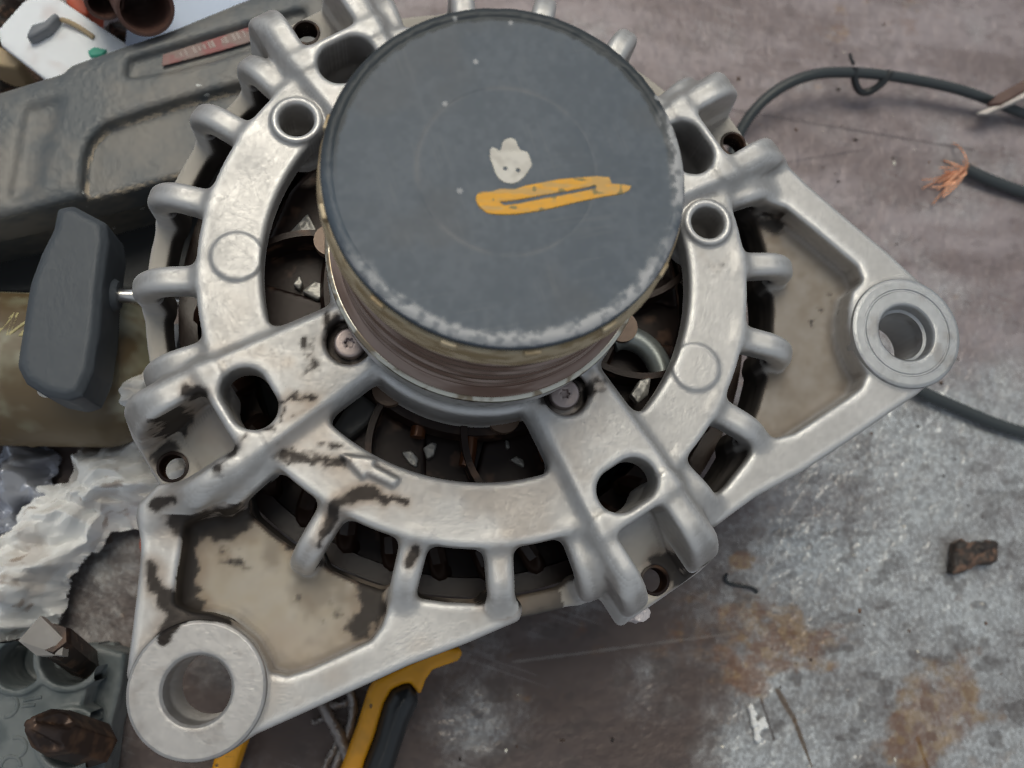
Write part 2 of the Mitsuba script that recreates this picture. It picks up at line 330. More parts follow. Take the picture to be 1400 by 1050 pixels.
plain('green_plastic', base_color=C(0.05, 0.36, 0.25), roughness=0.5)
plain('red_plastic', base_color=C(0.50, 0.09, 0.04), roughness=0.5)
plain('rust_tube', base_color=mikit.proc(lambda p, n, uv: mix((0.06, 0.022, 0.018), (0.15, 0.085, 0.065), fbm(*q(p, 220.0), octaves=3))), roughness=0.55)
plain('dark_scrap', base_color=mikit.proc(lambda p, n, uv: mix((0.025, 0.018, 0.015), (0.15, 0.085, 0.055), smoothstep(0.45, 0.7, fbm(*q(p, 400.0), octaves=3)))), roughness=0.6)
plain('wood_tan', base_color=C(0.40, 0.30, 0.18), roughness=0.6)
plain('grey_scrap_light', base_color=C(0.60, 0.55, 0.55), roughness=0.5, metallic=0.4)
plain('grey_scrap', base_color=mikit.proc(lambda p, n, uv: mix((0.20, 0.17, 0.16), (0.36, 0.34, 0.33), fbm(*q(p, 260.0), octaves=3))), roughness=0.4, metallic=0.5)

# ---------------------------------------------------------------- the bench
b = trimesh.creation.box((1500, 1100, 6)); b.apply_translation((100, 150, -3))
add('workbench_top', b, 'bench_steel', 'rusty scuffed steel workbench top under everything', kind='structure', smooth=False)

# ---------------------------------------------------------------- the alternator
ALT = thing('alternator', 'car alternator with cast aluminium front housing and big black-capped pulley facing up', 'alternator')
ZF = 85.0                                     # height of the bracket's front face over the bench
H = 0.55
LO, HI = (-80.0, -104.0, -33.0), (118.0, 86.0, 5.0)
ax = axes(LO, HI, H)
GX, GY, GZ = ax[0][:, None, None], ax[1][None, :, None], ax[2][None, None, :]
X2, Y2 = np.broadcast_arrays(GX[:, :, 0], GY[:, :, 0])
R2 = np.hypot(X2, Y2); R3 = R2[:, :, None]
SP = [213.0, 303.0, 33.0, 123.0]
F = np.full((len(ax[0]), len(ax[1]), len(ax[2])), 50.0, np.float32)
BEST, OWN = F.copy(), np.zeros(F.shape, np.int8)
names = ['']
def merge(d, k, owner=0, box=None):
    s = (slice(None),) * 3
    if box: s = box
    d = np.broadcast_to(d, F[s].shape).astype(np.float32)
    m = d < BEST[s]
    OWN[s] = np.where(m, owner, OWN[s]); BEST[s] = np.where(m, d, BEST[s])
    F[s] = smin(F[s], d, k)
def slab(z0, z1): return np.abs(GZ - (z0 + z1) / 2) - (z1 - z0) / 2
# rim flange the ribs stand on
merge(rint((np.abs(R2 - 71.1) - 2.3)[:, :, None], slab(-29.0, -20.2), 1.0), 0.1)
# face ring
merge(rint((np.abs(R2 - 52.2) - 6.6)[:, :, None], slab(-8.0, -2.0), 1.0), 0.1)
# hub
merge(rint((R2 - 32.3)[:, :, None], slab(-16.0, -1.0), 1.5), 0.1)
plan = sg.Point(0, 0).buffer(58.8, 90).difference(sg.Point(0, 0).buffer(45.7, 90)).union(sg.Point(0, 0).buffer(32.0, 64))
for s in SP:
    c_, s_ = math.cos(math.radians(s)), math.sin(math.radians(s))
    plan = plan.union(sg.Polygon([(c_ * u - s_ * v, s_ * u + c_ * v) for u, v in ((26, -7.6), (26, 7.6), (33, 8.4), (58, 11.3), (58, -11.3), (33, -8.4))]))
plan = plan.buffer(3.4, 16).buffer(-3.4, 16)
merge(rint(poly_sdf(plan.simplify(0.02), X2, Y2)[:, :, None], slab(-8.0, -2.0), 1.0), 0.1)
# mounting ears
def arc(r, a0, a1, n=12): return [(r * math.cos(math.radians(a)), r * math.sin(math.radians(a))) for a in np.linspace(a0, a1, n)]
BOSS = [((-53.0, -85.3), 12.9), ((96.7, -10.1), 12.9)]
ear_l = [(-63.6,-46.2),(-66.9,-50.6),(-65.8,-60.4),(-65.9,-66.0),(-66.1,-72.8),(-66.5,-82.8),(-49.4,-98.0),(-41.7,-93.6),(-28.4,-87.9),(-13.2,-81.3),(-1.8,-77.2),(8.8,-72.8),(9.7,-68.1)] + arc(69.5, 281, 222)
ear_r = [(65.4,33.3),(68.3,34.2),(76.8,25.4),(86.3,17.0),(94.9,9.7),(102.4,2.5),(109.4,-12.1),(99.2,-23.8),(92.7,-27.8),(82.4,-34.5),(70.1,-42.1),(59.9,-47.3),(49.9,-54.1),(46.5,-50.8)] + arc(69.5, 318, 390)
rec_l = [(-57.8,-53.6),(-58.1,-59.0),(-58.6,-65.7),(-58.5,-69.5),(-55.2,-70.9),(-52.1,-71.2),(-48.5,-72.3),(-43.2,-76.4),(-41.0,-79.8),(-39.7,-82.1),(-36.5,-82.9),(-32.2,-81.6),(-26.8,-79.2),(-20.8,-76.5),(-18.9,-73.8),(-17.7,-70.4),(-15.2,-69.0),(-11.3,-68.5)] + arc(60.0, 262, 230)
rec_r = [(61.2,22.6),(66.4,20.7),(70.9,19.3),(78.0,13.5),(86.9,5.8),(88.0,2.3),(85.3,-0.3),(83.9,-4.3),(83.4,-8.7),(85.2,-15.6),(86.9,-19.7),(85.4,-22.8),(82.1,-25.2),(75.0,-29.7),(69.0,-33.4),(65.3,-34.4),(61.7,-34.6),(57.6,-39.8),(52.4,-45.4)] + arc(60.0, 318, 384)
for k, (o, rc, (c, r)) in enumerate(zip((ear_l, ear_r), (rec_l, rec_r), BOSS)):
    names.append('mounting_ear')
    out = sg.Polygon(o).buffer(0).buffer(-1.5).buffer(3.0).buffer(-1.5).difference(sg.Point(0, 0).buffer(67.8, 64))
    rcp = sg.Polygon(rc).buffer(0).buffer(-1.2).buffer(2.4).buffer(-1.2)
    d = rint(poly_sdf(out, X2, Y2)[:, :, None], slab(-22.0, -6.2), 1.1)
    d = smax(d, -rint(poly_sdf(rcp, X2, Y2)[:, :, None], np.abs(GZ) - 14.5, 2.4), 1.3)
    merge(d, 1.5, len(names) - 1)
    bd = np.hypot(X2 - c[0], Y2 - c[1])[:, :, None]
    merge(rint(bd - r + 0.15, slab(-22.0, -5.6), 0.8), 1.2, len(names) - 1)
# cooling ribs, three in each quarter
for s in SP:
    for off in (14.6 if s == 123 else 11.6, 27.5, 44.5, 61.0, 76.8):
        a = math.radians(s + off); ca, sa = math.cos(a), math.sin(a)
        cx, cy = 66 * ca, 66 * sa
        ix = slice(max(0, int((cx - 16 - LO[0]) / H)), int((cx + 16 - LO[0]) / H)); iy = slice(max(0, int((cy - 16 - LO[1]) / H)), int((cy + 16 - LO[1]) / H))
        bx, by = GX[ix], GY[:, iy]
        u, v = bx * ca + by * sa, -bx * sa + by * ca
        ear = ((s + off) % 360 > 325) or ((s + off) % 360 < 12) or 236 < (s + off) % 360 < 282
        R0, zc, rr = 70.4 - 0.6 * ear, -6.0, 6.0 - 1.0 * ear
        w = u - (R0 - rr); t = GZ - (zc - rr)
        corner = np.hypot(np.maximum(w, 0), np.maximum(t, 0)) - rr
        path = np.where((w > 0) & (t > 0), np.abs(corner), np.where(t > 0, np.abs(GZ - zc), np.where(w > 0, np.abs(u - R0), np.abs(corner) + 3)))
        dd = rint(path - 3.0, np.abs(v) - (2.8 - 0.02 * (u - 66)), 1.9)
        dd = np.maximum(dd, np.maximum(57.6 - u, -25.0 - GZ))
        names.append('cooling_rib')
        merge(dd, 2.4, len(names) - 1, (ix, iy, slice(None)))
# bracket arms with their bolt pockets
pk = [(-6.2, 8.2), (-7.4, 4.2), (-6.2, 6.2), (-6.2, 6.2)]
cuts = []
for k, s in enumerate(SP):
    a = math.radians(s); ca, sa = math.cos(a), math.sin(a)
    U2, V2 = X2 * ca + Y2 * sa, -X2 * sa + Y2 * ca
    w = np.clip(8.4 + (U2 - 33) * 0.115, 7.5, 12.2)
    plate = rint(np.maximum(np.abs(U2 - 44) - 17.2, -99)[:, :, None], slab(-7.5, 0.0), 1.0)
    wl = np.clip(7.9 + (U2 - 33) * 0.115, 7.2, 11.6); wr = np.clip(8.6 + (U2 - 33) * 0.05, 7.6, 9.6) if k == 1 else wl
    side = np.where(V2 > 0, V2 - wr, -V2 - wl)[:, :, None] - np.clip(-GZ - 0.2, 0, 3.0) * 0.55
    plate = rint(plate, side * 0.85, 0.9)
    names.append('bracket_arm')
    merge(plate, 1.6, len(names) - 1)
    U3 = U2[:, :, None]
    prof = rint((U3 - 77.0 - 0.2 * np.clip(-GZ - 4, 0, 22)) * 0.98, GZ - 0.0, 9.0)
    prof = np.maximum(np.maximum(prof, 57.5 - U3), -25.5 - GZ)
    blk = rint(prof, side * 0.85, 1.6)
    p0, p1 = pk[k]
    pocket = sg.box(61.3, p0, 100, p1).buffer(-2).buffer(2)
    pd = rint(poly_sdf(pocket, U2, V2)[:, :, None], -18.7 + 8.5 * np.clip((72 - U3) / 10.5, 0, 1) - GZ, 0.4)
    blk = smax(blk, -pd, 1.6)
    merge(blk, 2.0, len(names) - 1)
    if k == 0:                                           # this wall runs on down to the ear's rim
        A_, B_ = np.array([64.0, 9.9, -3.0]), np.array([82.5, 9.2, -9.0]); D_ = B_ - A_
        P_ = [U2[:, :, None] - A_[0], V2[:, :, None] - A_[1], GZ - A_[2]]
        t_ = np.clip(sum(p_ * d_ for p_, d_ in zip(P_, D_)) / D_.dot(D_), 0, 1)
        merge(np.sqrt(sum((p_ - t_ * d_) ** 2 for p_, d_ in zip(P_, D_))) - 3.0, 2.5, len(names) - 1)
    hole = sg.LineString([(54.9, -1.9), (54.9, 1.9)]).buffer(4.6, 24)
    cuts.append(poly_sdf(hole, U2, V2)[:, :, None] + 0 * GZ)
    cuts.append((np.hypot(U2 - 76.2, V2 + (0.2 if k != 1 else 1.5)) - 3.0)[:, :, None] + 0 * GZ)
    cuts.append(np.maximum((np.hypot(U2 - 32.2, V2) - 4.7)[:, :, None], -3.6 - GZ))
# raised bosses, pads and the cast arrow on the face ring
for ang, rad, top, rr in ((142.0, 50.9, -0.7, 5.4), (14.0, 51.6, -0.7, 5.4), (179.8, 50.6, -1.5, 5.3), (336.0, 50.3, -1.5, 5.3)):
    c = (rad * math.cos(math.radians(ang)), rad * math.sin(math.radians(ang)))
    bd = (np.hypot(X2 - c[0], Y2 - c[1]) - rr)[:, :, None]
    if top > -1: merge(rint(bd, slab(-16.0, top), 0.5), 0.6); cuts.append(bd + rr - 3.65 + 0 * GZ)
    else: merge(rint(np.maximum(bd, (45.7 - R2)[:, :, None]), slab(-6.0, top), 0.35), 0.15)
arrow = sg.Polygon([(-27.6,-40.7),(-21.0,-41.5),(-21.6,-42.7),(-16.3,-45.4),(-17.3,-46.7),(-22.7,-44.2),(-23.3,-45.1)])
merge(rint(poly_sdf(arrow.buffer(0.25), X2, Y2)[:, :, None], slab(-6, -1.3), 0.3), 0.2)
for c, r in BOSS: cuts.append((np.hypot(X2 - c[0], Y2 - c[1]) - 6.9)[:, :, None] + 0 * GZ)
cuts.append((R2 - 20.0)[:, :, None] + 0 * GZ)
for d in cuts: F = smax(F, -d.astype(np.float32), 1.3)
V, FA, NN, IJK = nets(F, np.array(LO), H)
own = OWN[tuple(IJK.T)]
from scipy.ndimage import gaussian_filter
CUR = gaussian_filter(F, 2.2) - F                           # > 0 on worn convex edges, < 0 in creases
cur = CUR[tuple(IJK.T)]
# casting colours: skin, recess dust, grease, darker creases, painted slot shade and bounce light
def segdist(P, pts):
    d = np.full(len(P), 1e9)
    for (x0, y0), (x1, y1) in zip(pts[:-1], pts[1:]):
        ex, ey = x1 - x0, y1 - y0
        t = np.clip(((P[:, 0] - x0) * ex + (P[:, 1] - y0) * ey) / max(ex * ex + ey * ey, 1e-9), 0, 1)
        d = np.minimum(d, np.hypot(P[:, 0] - x0 - t * ex, P[:, 1] - y0 - t * ey))
    return d
GREASE = [  # (polyline, radius, lowest z, highest z, strength)
    ([(-63.3,-62.5),(-62.3,-66.6),(-59.4,-68.4)], 1.6, -10, 2, 1.0), ([(-60.8,-68.0),(-58.2,-70.8)], 1.8, -10, 2, 1.0),
    ([(-59.4,-75.2),(-57.4,-72.1),(-52.0,-71.7),(-49.8,-72.6)], 2.3, -12, 2, 1.1), ([(-58.6,-54.7),(-58.1,-64.5),(-58.6,-69.4),(-56.2,-71.0)], 2.2, -17, -6.9, 1.2),
    ([(-58.1,-53.9),(-52.5,-54.4),(-48.3,-52.3)], 3.2, -17, -5, 1.0), ([(-63.2,-50.5),(-59.8,-49.6)], 1.5, -10, 2, .75),
    ([(-29.5,-54.1),(-28.3,-50.2),(-24.1,-48.4),(-21.2,-48.0)], 1.5, -9, 0, 1.05), ([(-19.8,-48.9),(-18.8,-49.5)], 1.0, -4, 0, 1.0), ([(-17.6,-48.9),(-14.7,-49.9)], 0.9, -4, 0, .8),
    ([(-30.2,-55.1),(-31.5,-58.3)], 1.1, -9, 0, .8), ([(-39.8,-30.7),(-37.7,-29.6),(-34.1,-29.8)], 1.2, -3, 1, .75), ([(-39.6,-33.4),(-39.0,-31.9)], 1.0, -3, 1, .6),
    ([(-38.7,-40.5),(-32.9,-41.6),(-27.2,-41.8)], 1.9, -4, 0, .62), ([(-31.7,-38.2),(-27.3,-39.1)], 1.6, -4, 0, .5),
    ([(-57.6,-28.9),(-55.2,-29.5)], 1.8, -4, 1, .95), ([(-65.3,-36.8),(-61.4,-32.2),(-59.1,-28.7)], 1.6, -18, -2, .9), ([(-67.3,-39.3),(-65.4,-38.2)], 2.0, -20, -10, .9),
    ([(-13.7,-61.7),(-12.6,-59.2)], 1.1, -9, 0, .9), ([(1.5,-68.1),(6.1,-70.0),(8.4,-68.5)], 1.9, -24, -6, .95), ([(-22.5,-64.4),(-20.1,-70.3),(-23.6,-74.6)], 2.6, -17, -7.5, 1.0),
    ([(-37.7,-57.8),(-31.6,-61.4),(-25.6,-62.2)], 1.5, -17, -9, .8), ([(40.9,-61.0),(46.0,-60.2),(41.6,-64.2),(46.6,-64.2)], 2.3, -22, -13, 1.1), ([(48.7,-61.0),(46.3,-57.8)], 1.5, -20, -8, .7),
    ([(-30.4,-13.7),(-31.0,-17.6),(-27.9,-21.0)], 2.0, -5, 1, .8), ([(-33.8,-18.4),(-34.4,-23.0)], 2.0, -5, 1, .45), ([(13.1,-28.5),(19.9,-28.4),(24.6,-24.4)], 2.2, -5, 1, .75),
    ([(-27.4,-16.5),(-27.1,-16.8)], 4.2, -6, -0.9, 1.3), ([(17.8,-23.9),(18.1,-24.2)], 4.2, -6, -0.9, 1.3),
    ([(-45.8,-37.2),(-50.9,-43.8)], 1.1, -5, 1, .5), ([(-52.3,-58.6),(-49.2,-61.5)], 2.5, -17, -11, .45), ([(-34.1,-70.2),(-31.0,-73.1)], 3, -17, -11, .25), ([(68.6,19.5),(71.2,16.8)], 3, -17, -11, .5),
    ([(78.6,-5.6),(86.5,1.9)], 2, -17, -11, .25), ([(48.6,4.8),(51.8,1.6),(55.4,6.0)], 1.6, -4, 0, .3), ([(-47.1,-38.6),(-34.7,-31.8)], .8, -5, 1, .4)]
n1, n2, n3 = fb(V, 0.055, 1), fb(V, 0.35, 2), fb(V, 1.1, 4, 2)
col = np.array([0.50, 0.485, 0.470]) * (0.86 + 0.28 * n1 + 0.14 * (n2 - 0.5) + 0.18 * (n3 - 0.5))[:, None]
def lay(c, tint, w): w = np.clip(w, 0, 1)[:, None]; return c * (1 - w) + np.array(tint) * w
ss = lambda a, b, x: (lambda t: t * t * (3 - 2 * t))(np.clip((x - a) / (b - a), 0, 1))
ear_floor = ss(-10.0, -13.5, V[:, 2]) * ss(0.3, 0.8, NN[:, 2]) * np.isin(own, [i_ for i_, n_ in enumerate(names) if n_ == 'mounting_ear'])
left = V[:, 1] < -40
col = lay(col, np.where(left[:, None], (0.44, 0.375, 0.28), (0.225, 0.18, 0.135)), ear_floor * np.where(left, 0.92, 0.88) * (0.6 + 0.6 * n2))
col = lay(col, (0.20, 0.16, 0.12), ear_floor * ss(0.52, 0.7, fb(V, 0.12, 8)) * 0.7)
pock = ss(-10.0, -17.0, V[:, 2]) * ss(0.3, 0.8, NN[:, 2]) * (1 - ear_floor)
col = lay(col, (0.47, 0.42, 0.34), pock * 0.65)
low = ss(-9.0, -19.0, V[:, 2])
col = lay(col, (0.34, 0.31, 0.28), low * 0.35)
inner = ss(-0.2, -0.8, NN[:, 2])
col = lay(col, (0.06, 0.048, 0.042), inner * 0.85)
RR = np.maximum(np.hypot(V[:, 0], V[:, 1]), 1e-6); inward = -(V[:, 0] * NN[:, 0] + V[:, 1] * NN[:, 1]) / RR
col = lay(col, (0.035, 0.028, 0.025), 0.92 * ss(0.25, 0.7, inward) * ss(-7.0, -9.5, V[:, 2]) * (RR > 62) * (RR < 74))   # slot shade painted black on the inner walls
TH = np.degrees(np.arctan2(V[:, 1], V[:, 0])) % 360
col = lay(col, (0.03, 0.025, 0.022), 0.9 * ss(-18.0, -19.5, V[:, 2]) * (RR > 62) * (RR < 75) * ((TH > 318) | (TH < 20) | ((TH > 224) & (TH < 286))))  # same slot shade painted onto the flange below the ears
col = lay(col, (0.40, 0.33, 0.27), 0.5 * ss(0.46, 0.70, fb(V, 0.09, 12)) * ss(0, -25, V[:, 1]) * ss(40, 0, V[:, 0]))  # brown mottling that also tints warm bounce light into the lower left
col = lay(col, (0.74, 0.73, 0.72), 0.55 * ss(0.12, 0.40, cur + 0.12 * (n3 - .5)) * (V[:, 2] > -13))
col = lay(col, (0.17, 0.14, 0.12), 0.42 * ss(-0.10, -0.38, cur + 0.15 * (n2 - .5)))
g = np.zeros(len(V)); hz = np.zeros(len(V))
for pts, r, z0, z1, s in GREASE:
    d = segdist(V, pts) / r
    m = (V[:, 2] > z0) & (V[:, 2] < z1)
    g = np.maximum(g, np.where(m, s * (1.15 - 0.8 * d) + 1.1 * (fb(V, 0.22, 22, 3) - 0.5) + 0.9 * (fb(V, 0.75, 21, 3) - 0.5), 0))
    hz = np.maximum(hz, np.where(m, s * (1.6 - d * 0.62), 0))
col = lay(col, (0.24, 0.17, 0.12), 0.5 * ss(0.25, 1.1, hz + 0.8 * (n2 - 0.5)))
col = lay(col, (0.028, 0.023, 0.021), 0.95 * ss(0.28, 0.68, g))
V[:, 2] += ZF
hk = ALT + '__front_housing'
fo = own[FA[:, 0]]
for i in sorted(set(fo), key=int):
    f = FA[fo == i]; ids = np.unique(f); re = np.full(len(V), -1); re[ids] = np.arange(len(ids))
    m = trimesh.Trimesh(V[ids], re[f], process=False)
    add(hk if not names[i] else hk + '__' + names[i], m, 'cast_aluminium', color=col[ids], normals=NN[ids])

ch = sg.Polygon([(31.6,-71.8),(32.9,-70.4),(36.2,-71.1),(38.6,-70.0),(39.9,-70.8),(39.2,-72.9),(37.2,-74.0),(34.4,-73.3)]).buffer(-.3).buffer(.3)
m = rprism(ch, ZF - 25.5, ZF - 21.5, 0.5, 0.3); v = m.vertices.copy(); v += (np.stack([fb(v, 0.7, k_, 3) for k_ in (4, 5, 6)], 1) - .5) * 1.4
add(hk + '__broken_edge', trimesh.Trimesh(v, m.faces, process=False), 'grey_scrap_light', 'freshly broken pale edge', smooth=25)

# machined bushings in the ears
for (c, r), step in zip(BOSS, (False, True)):
    t = ZF - 5.0
    prof = [(6.2, t - 16.8), (6.3, t - 6.0)] + ([(5.6, t - 5.6), (5.6, t - 3.2), (6.2, t - 2.8)] if step else []) + [(6.3, t - 0.7), (6.7, t - 0.15), (7.0, t)]
    prof += ([(r_, t) for r_ in (7.6, 8.2, 8.8)] + [(9.6, t), (9.8, t - 0.22), (10.1, t - 0.22), (10.3, t + 0.02)] + [(r_, t) for r_ in (11, 11.8)] if step else [(r_, t) for r_ in (7.6, 8.2, 8.8, 9.4, 10, 10.6, 11.2, 11.7, 12.1)]) + [(12.3, t), (12.75, t - 0.3), (12.95, t - 0.9), (12.95, t - 4.0), (12.2, t - 16.8)]
    m = lathe(prof, 220, c, closed=True); m = trimesh.graph.smooth_shade(m, angle=math.radians(35), facet_minarea=None); v = m.vertices
    bc = np.array([0.50, 0.48, 0.465] if not step else [0.52, 0.525, 0.53]) * (0.80 + 0.25 * fb(v, 0.12, 31) + 0.22 * (fb(v, 0.7, 32) - 0.5) + 0.10 * (fb(np.stack([np.hypot(v[:, 0] - c[0], v[:, 1] - c[1]) * 4, v[:, 2], v[:, 0] * .03], 1), 1.0, 33) - .5))[:, None]
    bc = lay(bc, (0.30, 0.27, 0.25), 0.5 * ss(0.55, 0.7, fb(v, 0.28, 34)))
    if not step:
        gd = segdist(v, [(-59.4,-75.7),(-57.5,-72.5),(-54.9,-71.4),(-49.7,-71.8)]) / 2.1
        bc = lay(bc, (0.028, 0.023, 0.021), ss(0.3, 0.55, 1.15 - gd + 1.2 * (fb(v, 0.4, 35) - .5)))
    add(hk + '__mounting_bushing', m, 'cast_aluminium', color=np.clip(bc, 0.01, 1))
for k, s in enumerate(SP):           # threaded sleeves at the bottom of the pockets
    a = math.radians(s); c = (76.2 * math.cos(a) + 0.2 * math.sin(a), 76.2 * math.sin(a) - 0.2 * math.cos(a)) if k != 1 else (76.2 * math.cos(a) + 1.5 * math.sin(a), 76.2 * math.sin(a) - 1.5 * math.cos(a))
    z = ZF - 18.6
    pr = [(3.0, z - 6.6)]
    for i in range(5): pr += [(3.0, z - 6.2 + i * 1.2), (2.6, z - 5.6 + i * 1.2)]
    pr += [(2.75, z - 0.2), (3.3, z - 0.3), (3.3, z - 6.6)]
    add(hk + '__threaded_sleeve', lathe(pr, 40, c, closed=True), 'oily_steel', smooth=30)

# pulley
PU = ALT + '__pulley'
z = ZF
def groove(n=7, z0=12.4, z1=35.0):
    out = []
    for i in range(n):
        a = z0 + (z1 - z0) * i / n; w = (z1 - z0) / n
        out += [(29.3, z + a + 0.1 * w), (29.3, z + a + 0.3 * w), (27.2, z + a + 0.55 * w), (27.2, z + a + 0.7 * w), (29.3, z + a + 0.95 * w)]
    return out
add(PU, lathe([(18, z + 6.0), (28.5, z + 6.5), (30.0, z + 9.9), (31.2, z + 11.1), (30.6, z + 11.5), (29.0, z + 12)] + groove() + [(29.4, z + 36.4), (20, z + 36.6)], 160), 'groove_steel', smooth=25)
add(PU + '__rear_flange', lathe([(30.9, z + 9.6), (31.6, z + 9.8), (31.85, z + 10.4), (31.75, z + 11.0), (31.3, z + 11.3), (30.9, z + 11.3)], 160), 'zinc_steel', smooth=40)
add(PU + '__rear_collar', lathe([(24, z + 2.0), (30.9, z + 2.2), (31.2, z + 2.6), (31.3, z + 9.4), (30.6, z + 9.8)], 160), 'machined_aluminium', smooth=40)
a = np.arange(192) * 2 * np.pi / 192
def wob(m, amp, sc, seed):
    v = m.vertices.copy(); n = fb(v, sc, seed, 3) - 0.5
    rr = np.hypot(v[:, 0], v[:, 1]); k = 1 + amp * n / np.maximum(rr, 1e-3)
    v[:, 0] *= k; v[:, 1] *= k
    return trimesh.Trimesh(v, m.faces, process=False)
add(PU + '__collar', wob(lathe([(28.0, z + 36.3), (30.2, z + 36.3), (30.95, z + 36.8), (31.05, z + 38.5), (30.8, z + 40.6), (30.2, z + 41.6), (28.6, z + 41.9)], 192), 0.35, 0.5, 3), 'collar', smooth=40)
cap = lathe([(28.6, z + 40.5), (29.0, z + 42.0), (29.75, z + 42.3), (30.05, z + 42.9), (30.05, z + 44.0), (29.7, z + 44.7), (29.1, z + 45.02), (28.5, z + 45.05), (28.1, z + 44.9), (27.8, z + 44.72)]
            + [(r, z + 44.7) for r in (24, 20, 16.5, 15.2)] + [(14.9, z + 44.68), (14.7, z + 44.62), (14.5, z + 44.62), (14.3, z + 44.66), (13, z + 44.68), (8, z + 44.7), (3, z + 44.7), (0, z + 44.7)], 256)
v = cap.vertices.copy(); rr = np.hypot(v[:, 0], v[:, 1])
v[:, 2] += np.where(rr > 27.5, 0.5 * (fb(v, 0.7, 5, 3) - 0.5), 0.12 * (fb(v, 0.1, 6, 2) - 0.5)) * (rr < 29.9)
cap = trimesh.Trimesh(v, cap.faces, process=False)
add(PU + '__dust_cap', cap, 'cap_plastic', smooth=True)
for ang in (228, 253, 278.5, 304, 330, 20, 60, 95, 130, 165, 195):   # small retaining tabs between cap and collar
    tb = rprism(sg.box(-1.5, -0.9, 1.5, 0.9), z + 40.8, z + 42.7, 0.35, 0.3)
    tb.apply_transform(trimesh.transformations.translation_matrix((0, 0, 0)) @ trimesh.transformations.rotation_matrix(math.radians(ang - 90), (0, 0, 1)) @ trimesh.transformations.translation_matrix((0, 30.0, 0)))
    add(PU + '__collar_tab', tb, 'collar')
def paint(poly, z0, z1, seed):
    m = rprism(poly, z0, z1, 0.12, 0.16)
    v = m.vertices.copy(); v[:, 2] += np.where(v[:, 2] > (z0 + z1) / 2, 0.12 * (fb(v, 1.2, seed) - 0.5), 0)
    return trimesh.Trimesh(v, m.faces, process=False)
ya = sg.Polygon([(-5.0,-4.9),(-4.5,-4.2),(-2.5,-4.0),(-1.0,-3.4),(1.2,-3.4),(3.2,-2.6),(8.7,-1.2),(14.8,-0.3),(17.0,-0.4),(17.4,-1.5),(19.1,-1.5),(20.7,-1.7),(20.4,-2.5),(19.1,-3.3),(16.1,-3.9),(11.7,-5.1),(6.2,-6.8),(1.4,-7.8),(-1.5,-8.0),(-3.3,-7.8),(-4.5,-6.9),(-5.1,-5.7)])
yb = sg.Polygon([(-1.3,-5.8),(0.8,-5.5),(5.6,-4.3),(9.9,-3.3),(14.8,-2.0),(14.7,-2.5),(11.1,-3.5),(6.2,-4.7),(1.8,-5.9),(-0.4,-6.3)])
add(PU + '__yellow_paint_mark', paint(ya.difference(yb), z + 44.6, z + 44.95, 7), 'yellow_paint', 'yellow paint loop')
wp = sg.Polygon([(-2.7,3.2),(-2.4,3.6),(-1.8,3.5),(-1.5,3.0),(-0.9,3.3),(-0.6,4.7),(-0.1,5.3),(0.6,5.5),(1.3,5.2),(1.7,4.1),(2.2,3.4),(2.6,3.3),(3.3,3.1),(3.7,2.2),(4.0,1.0),(3.5,0.1),(2.8,-1.0),(1.9,-1.9),(0.8,-2.4),(-0.4,-2.2),(-1.3,-1.6),(-1.9,-0.5),(-2.3,0.8),(-2.7,1.9)]).buffer(0.15)
for px in ((-0.3,0.1), (1.8,-0.1)): wp = wp.difference(sg.Point(px).buffer(0.35))
add(PU + '__white_paint_spot', paint(wp, z + 44.6, z + 45.0, 9), 'white_paint', 'cream white paint blob')
add(PU + '__shaft', lathe([(8, ZF - 60), (8, ZF + 8), (26, ZF + 8)], 48), 'oily_steel')
# torx screws beside the pulley
for s in SP:
    a = math.radians(s); c = (32.2 * math.cos(a), 32.2 * math.sin(a)); z = ZF - 1.4
    star = sg.Polygon([((0.9 + 0.2 * math.cos(6 * t)) * math.cos(t), (0.9 + 0.2 * math.cos(6 * t)) * math.sin(t)) for t in np.linspace(0, 2 * math.pi, 60, endpoint=False)])
    def cut(Fv, X, Y, Z):
        return np.maximum(Fv, -np.maximum(poly_sdf(star, *np.broadcast_arrays(X[:, :, 0], Y[:, :, 0]))[:, :, None], z - 1.2 - Z))
    m = rprism(sg.Point(0, 0).buffer(3.2, 24), z - 2.6, z, 0.6, 0.25, cut)
    add(ALT + '__torx_screw', moved(m, (c[0], c[1], 0)), 'screw_steel')
# inside: bearing cover tabs, rotor with its fan, windings, stator, rear cover
add(ALT + '__bearing_cover', lathe([(9, ZF - 14), (34, ZF - 15), (35, ZF - 17.5), (9, ZF - 18)], 64), 'oily_steel')
for px_ in ((-18.9,-24.7), (6.0,-30.1), (8.8, 32.8), (-14.4, 30.8), (32.8, -8.8), (-32.8, 8.8)):
    m = trimesh.creation.cylinder(3.6, 2.4, sections=28); m.apply_translation((*px_, ZF - 13.6))
    add(ALT + '__bearing_cover__rivet', m, 'tan_rivet')
RO = ALT + '__rotor'
add(RO, lathe([(10, ZF - 22), (49, ZF - 22.6), (50, ZF - 24), (50, ZF - 58), (10, ZF - 58)], 96), 'oily_steel')
rng = random.Random(4)
for i in range(11):
    a0 = i * 2 * math.pi / 11 + rng.uniform(-.12, .12)
    pts = [((31 + 17 * t) * math.cos(a0 + 0.16 * t * t), (31 + 17 * t) * math.sin(a0 + 0.16 * t * t)) for t in np.linspace(0, 1, 10)]
    bl = sg.LineString(pts).buffer(0.7, cap_style='flat')
    add(RO + '__fan_blade', trimesh.creation.extrude_polygon(bl, 9.5, engine='earcut').apply_translation((0, 0, ZF - 22.6)), 'oily_steel', smooth=30)
    a1 = a0 + 0.28
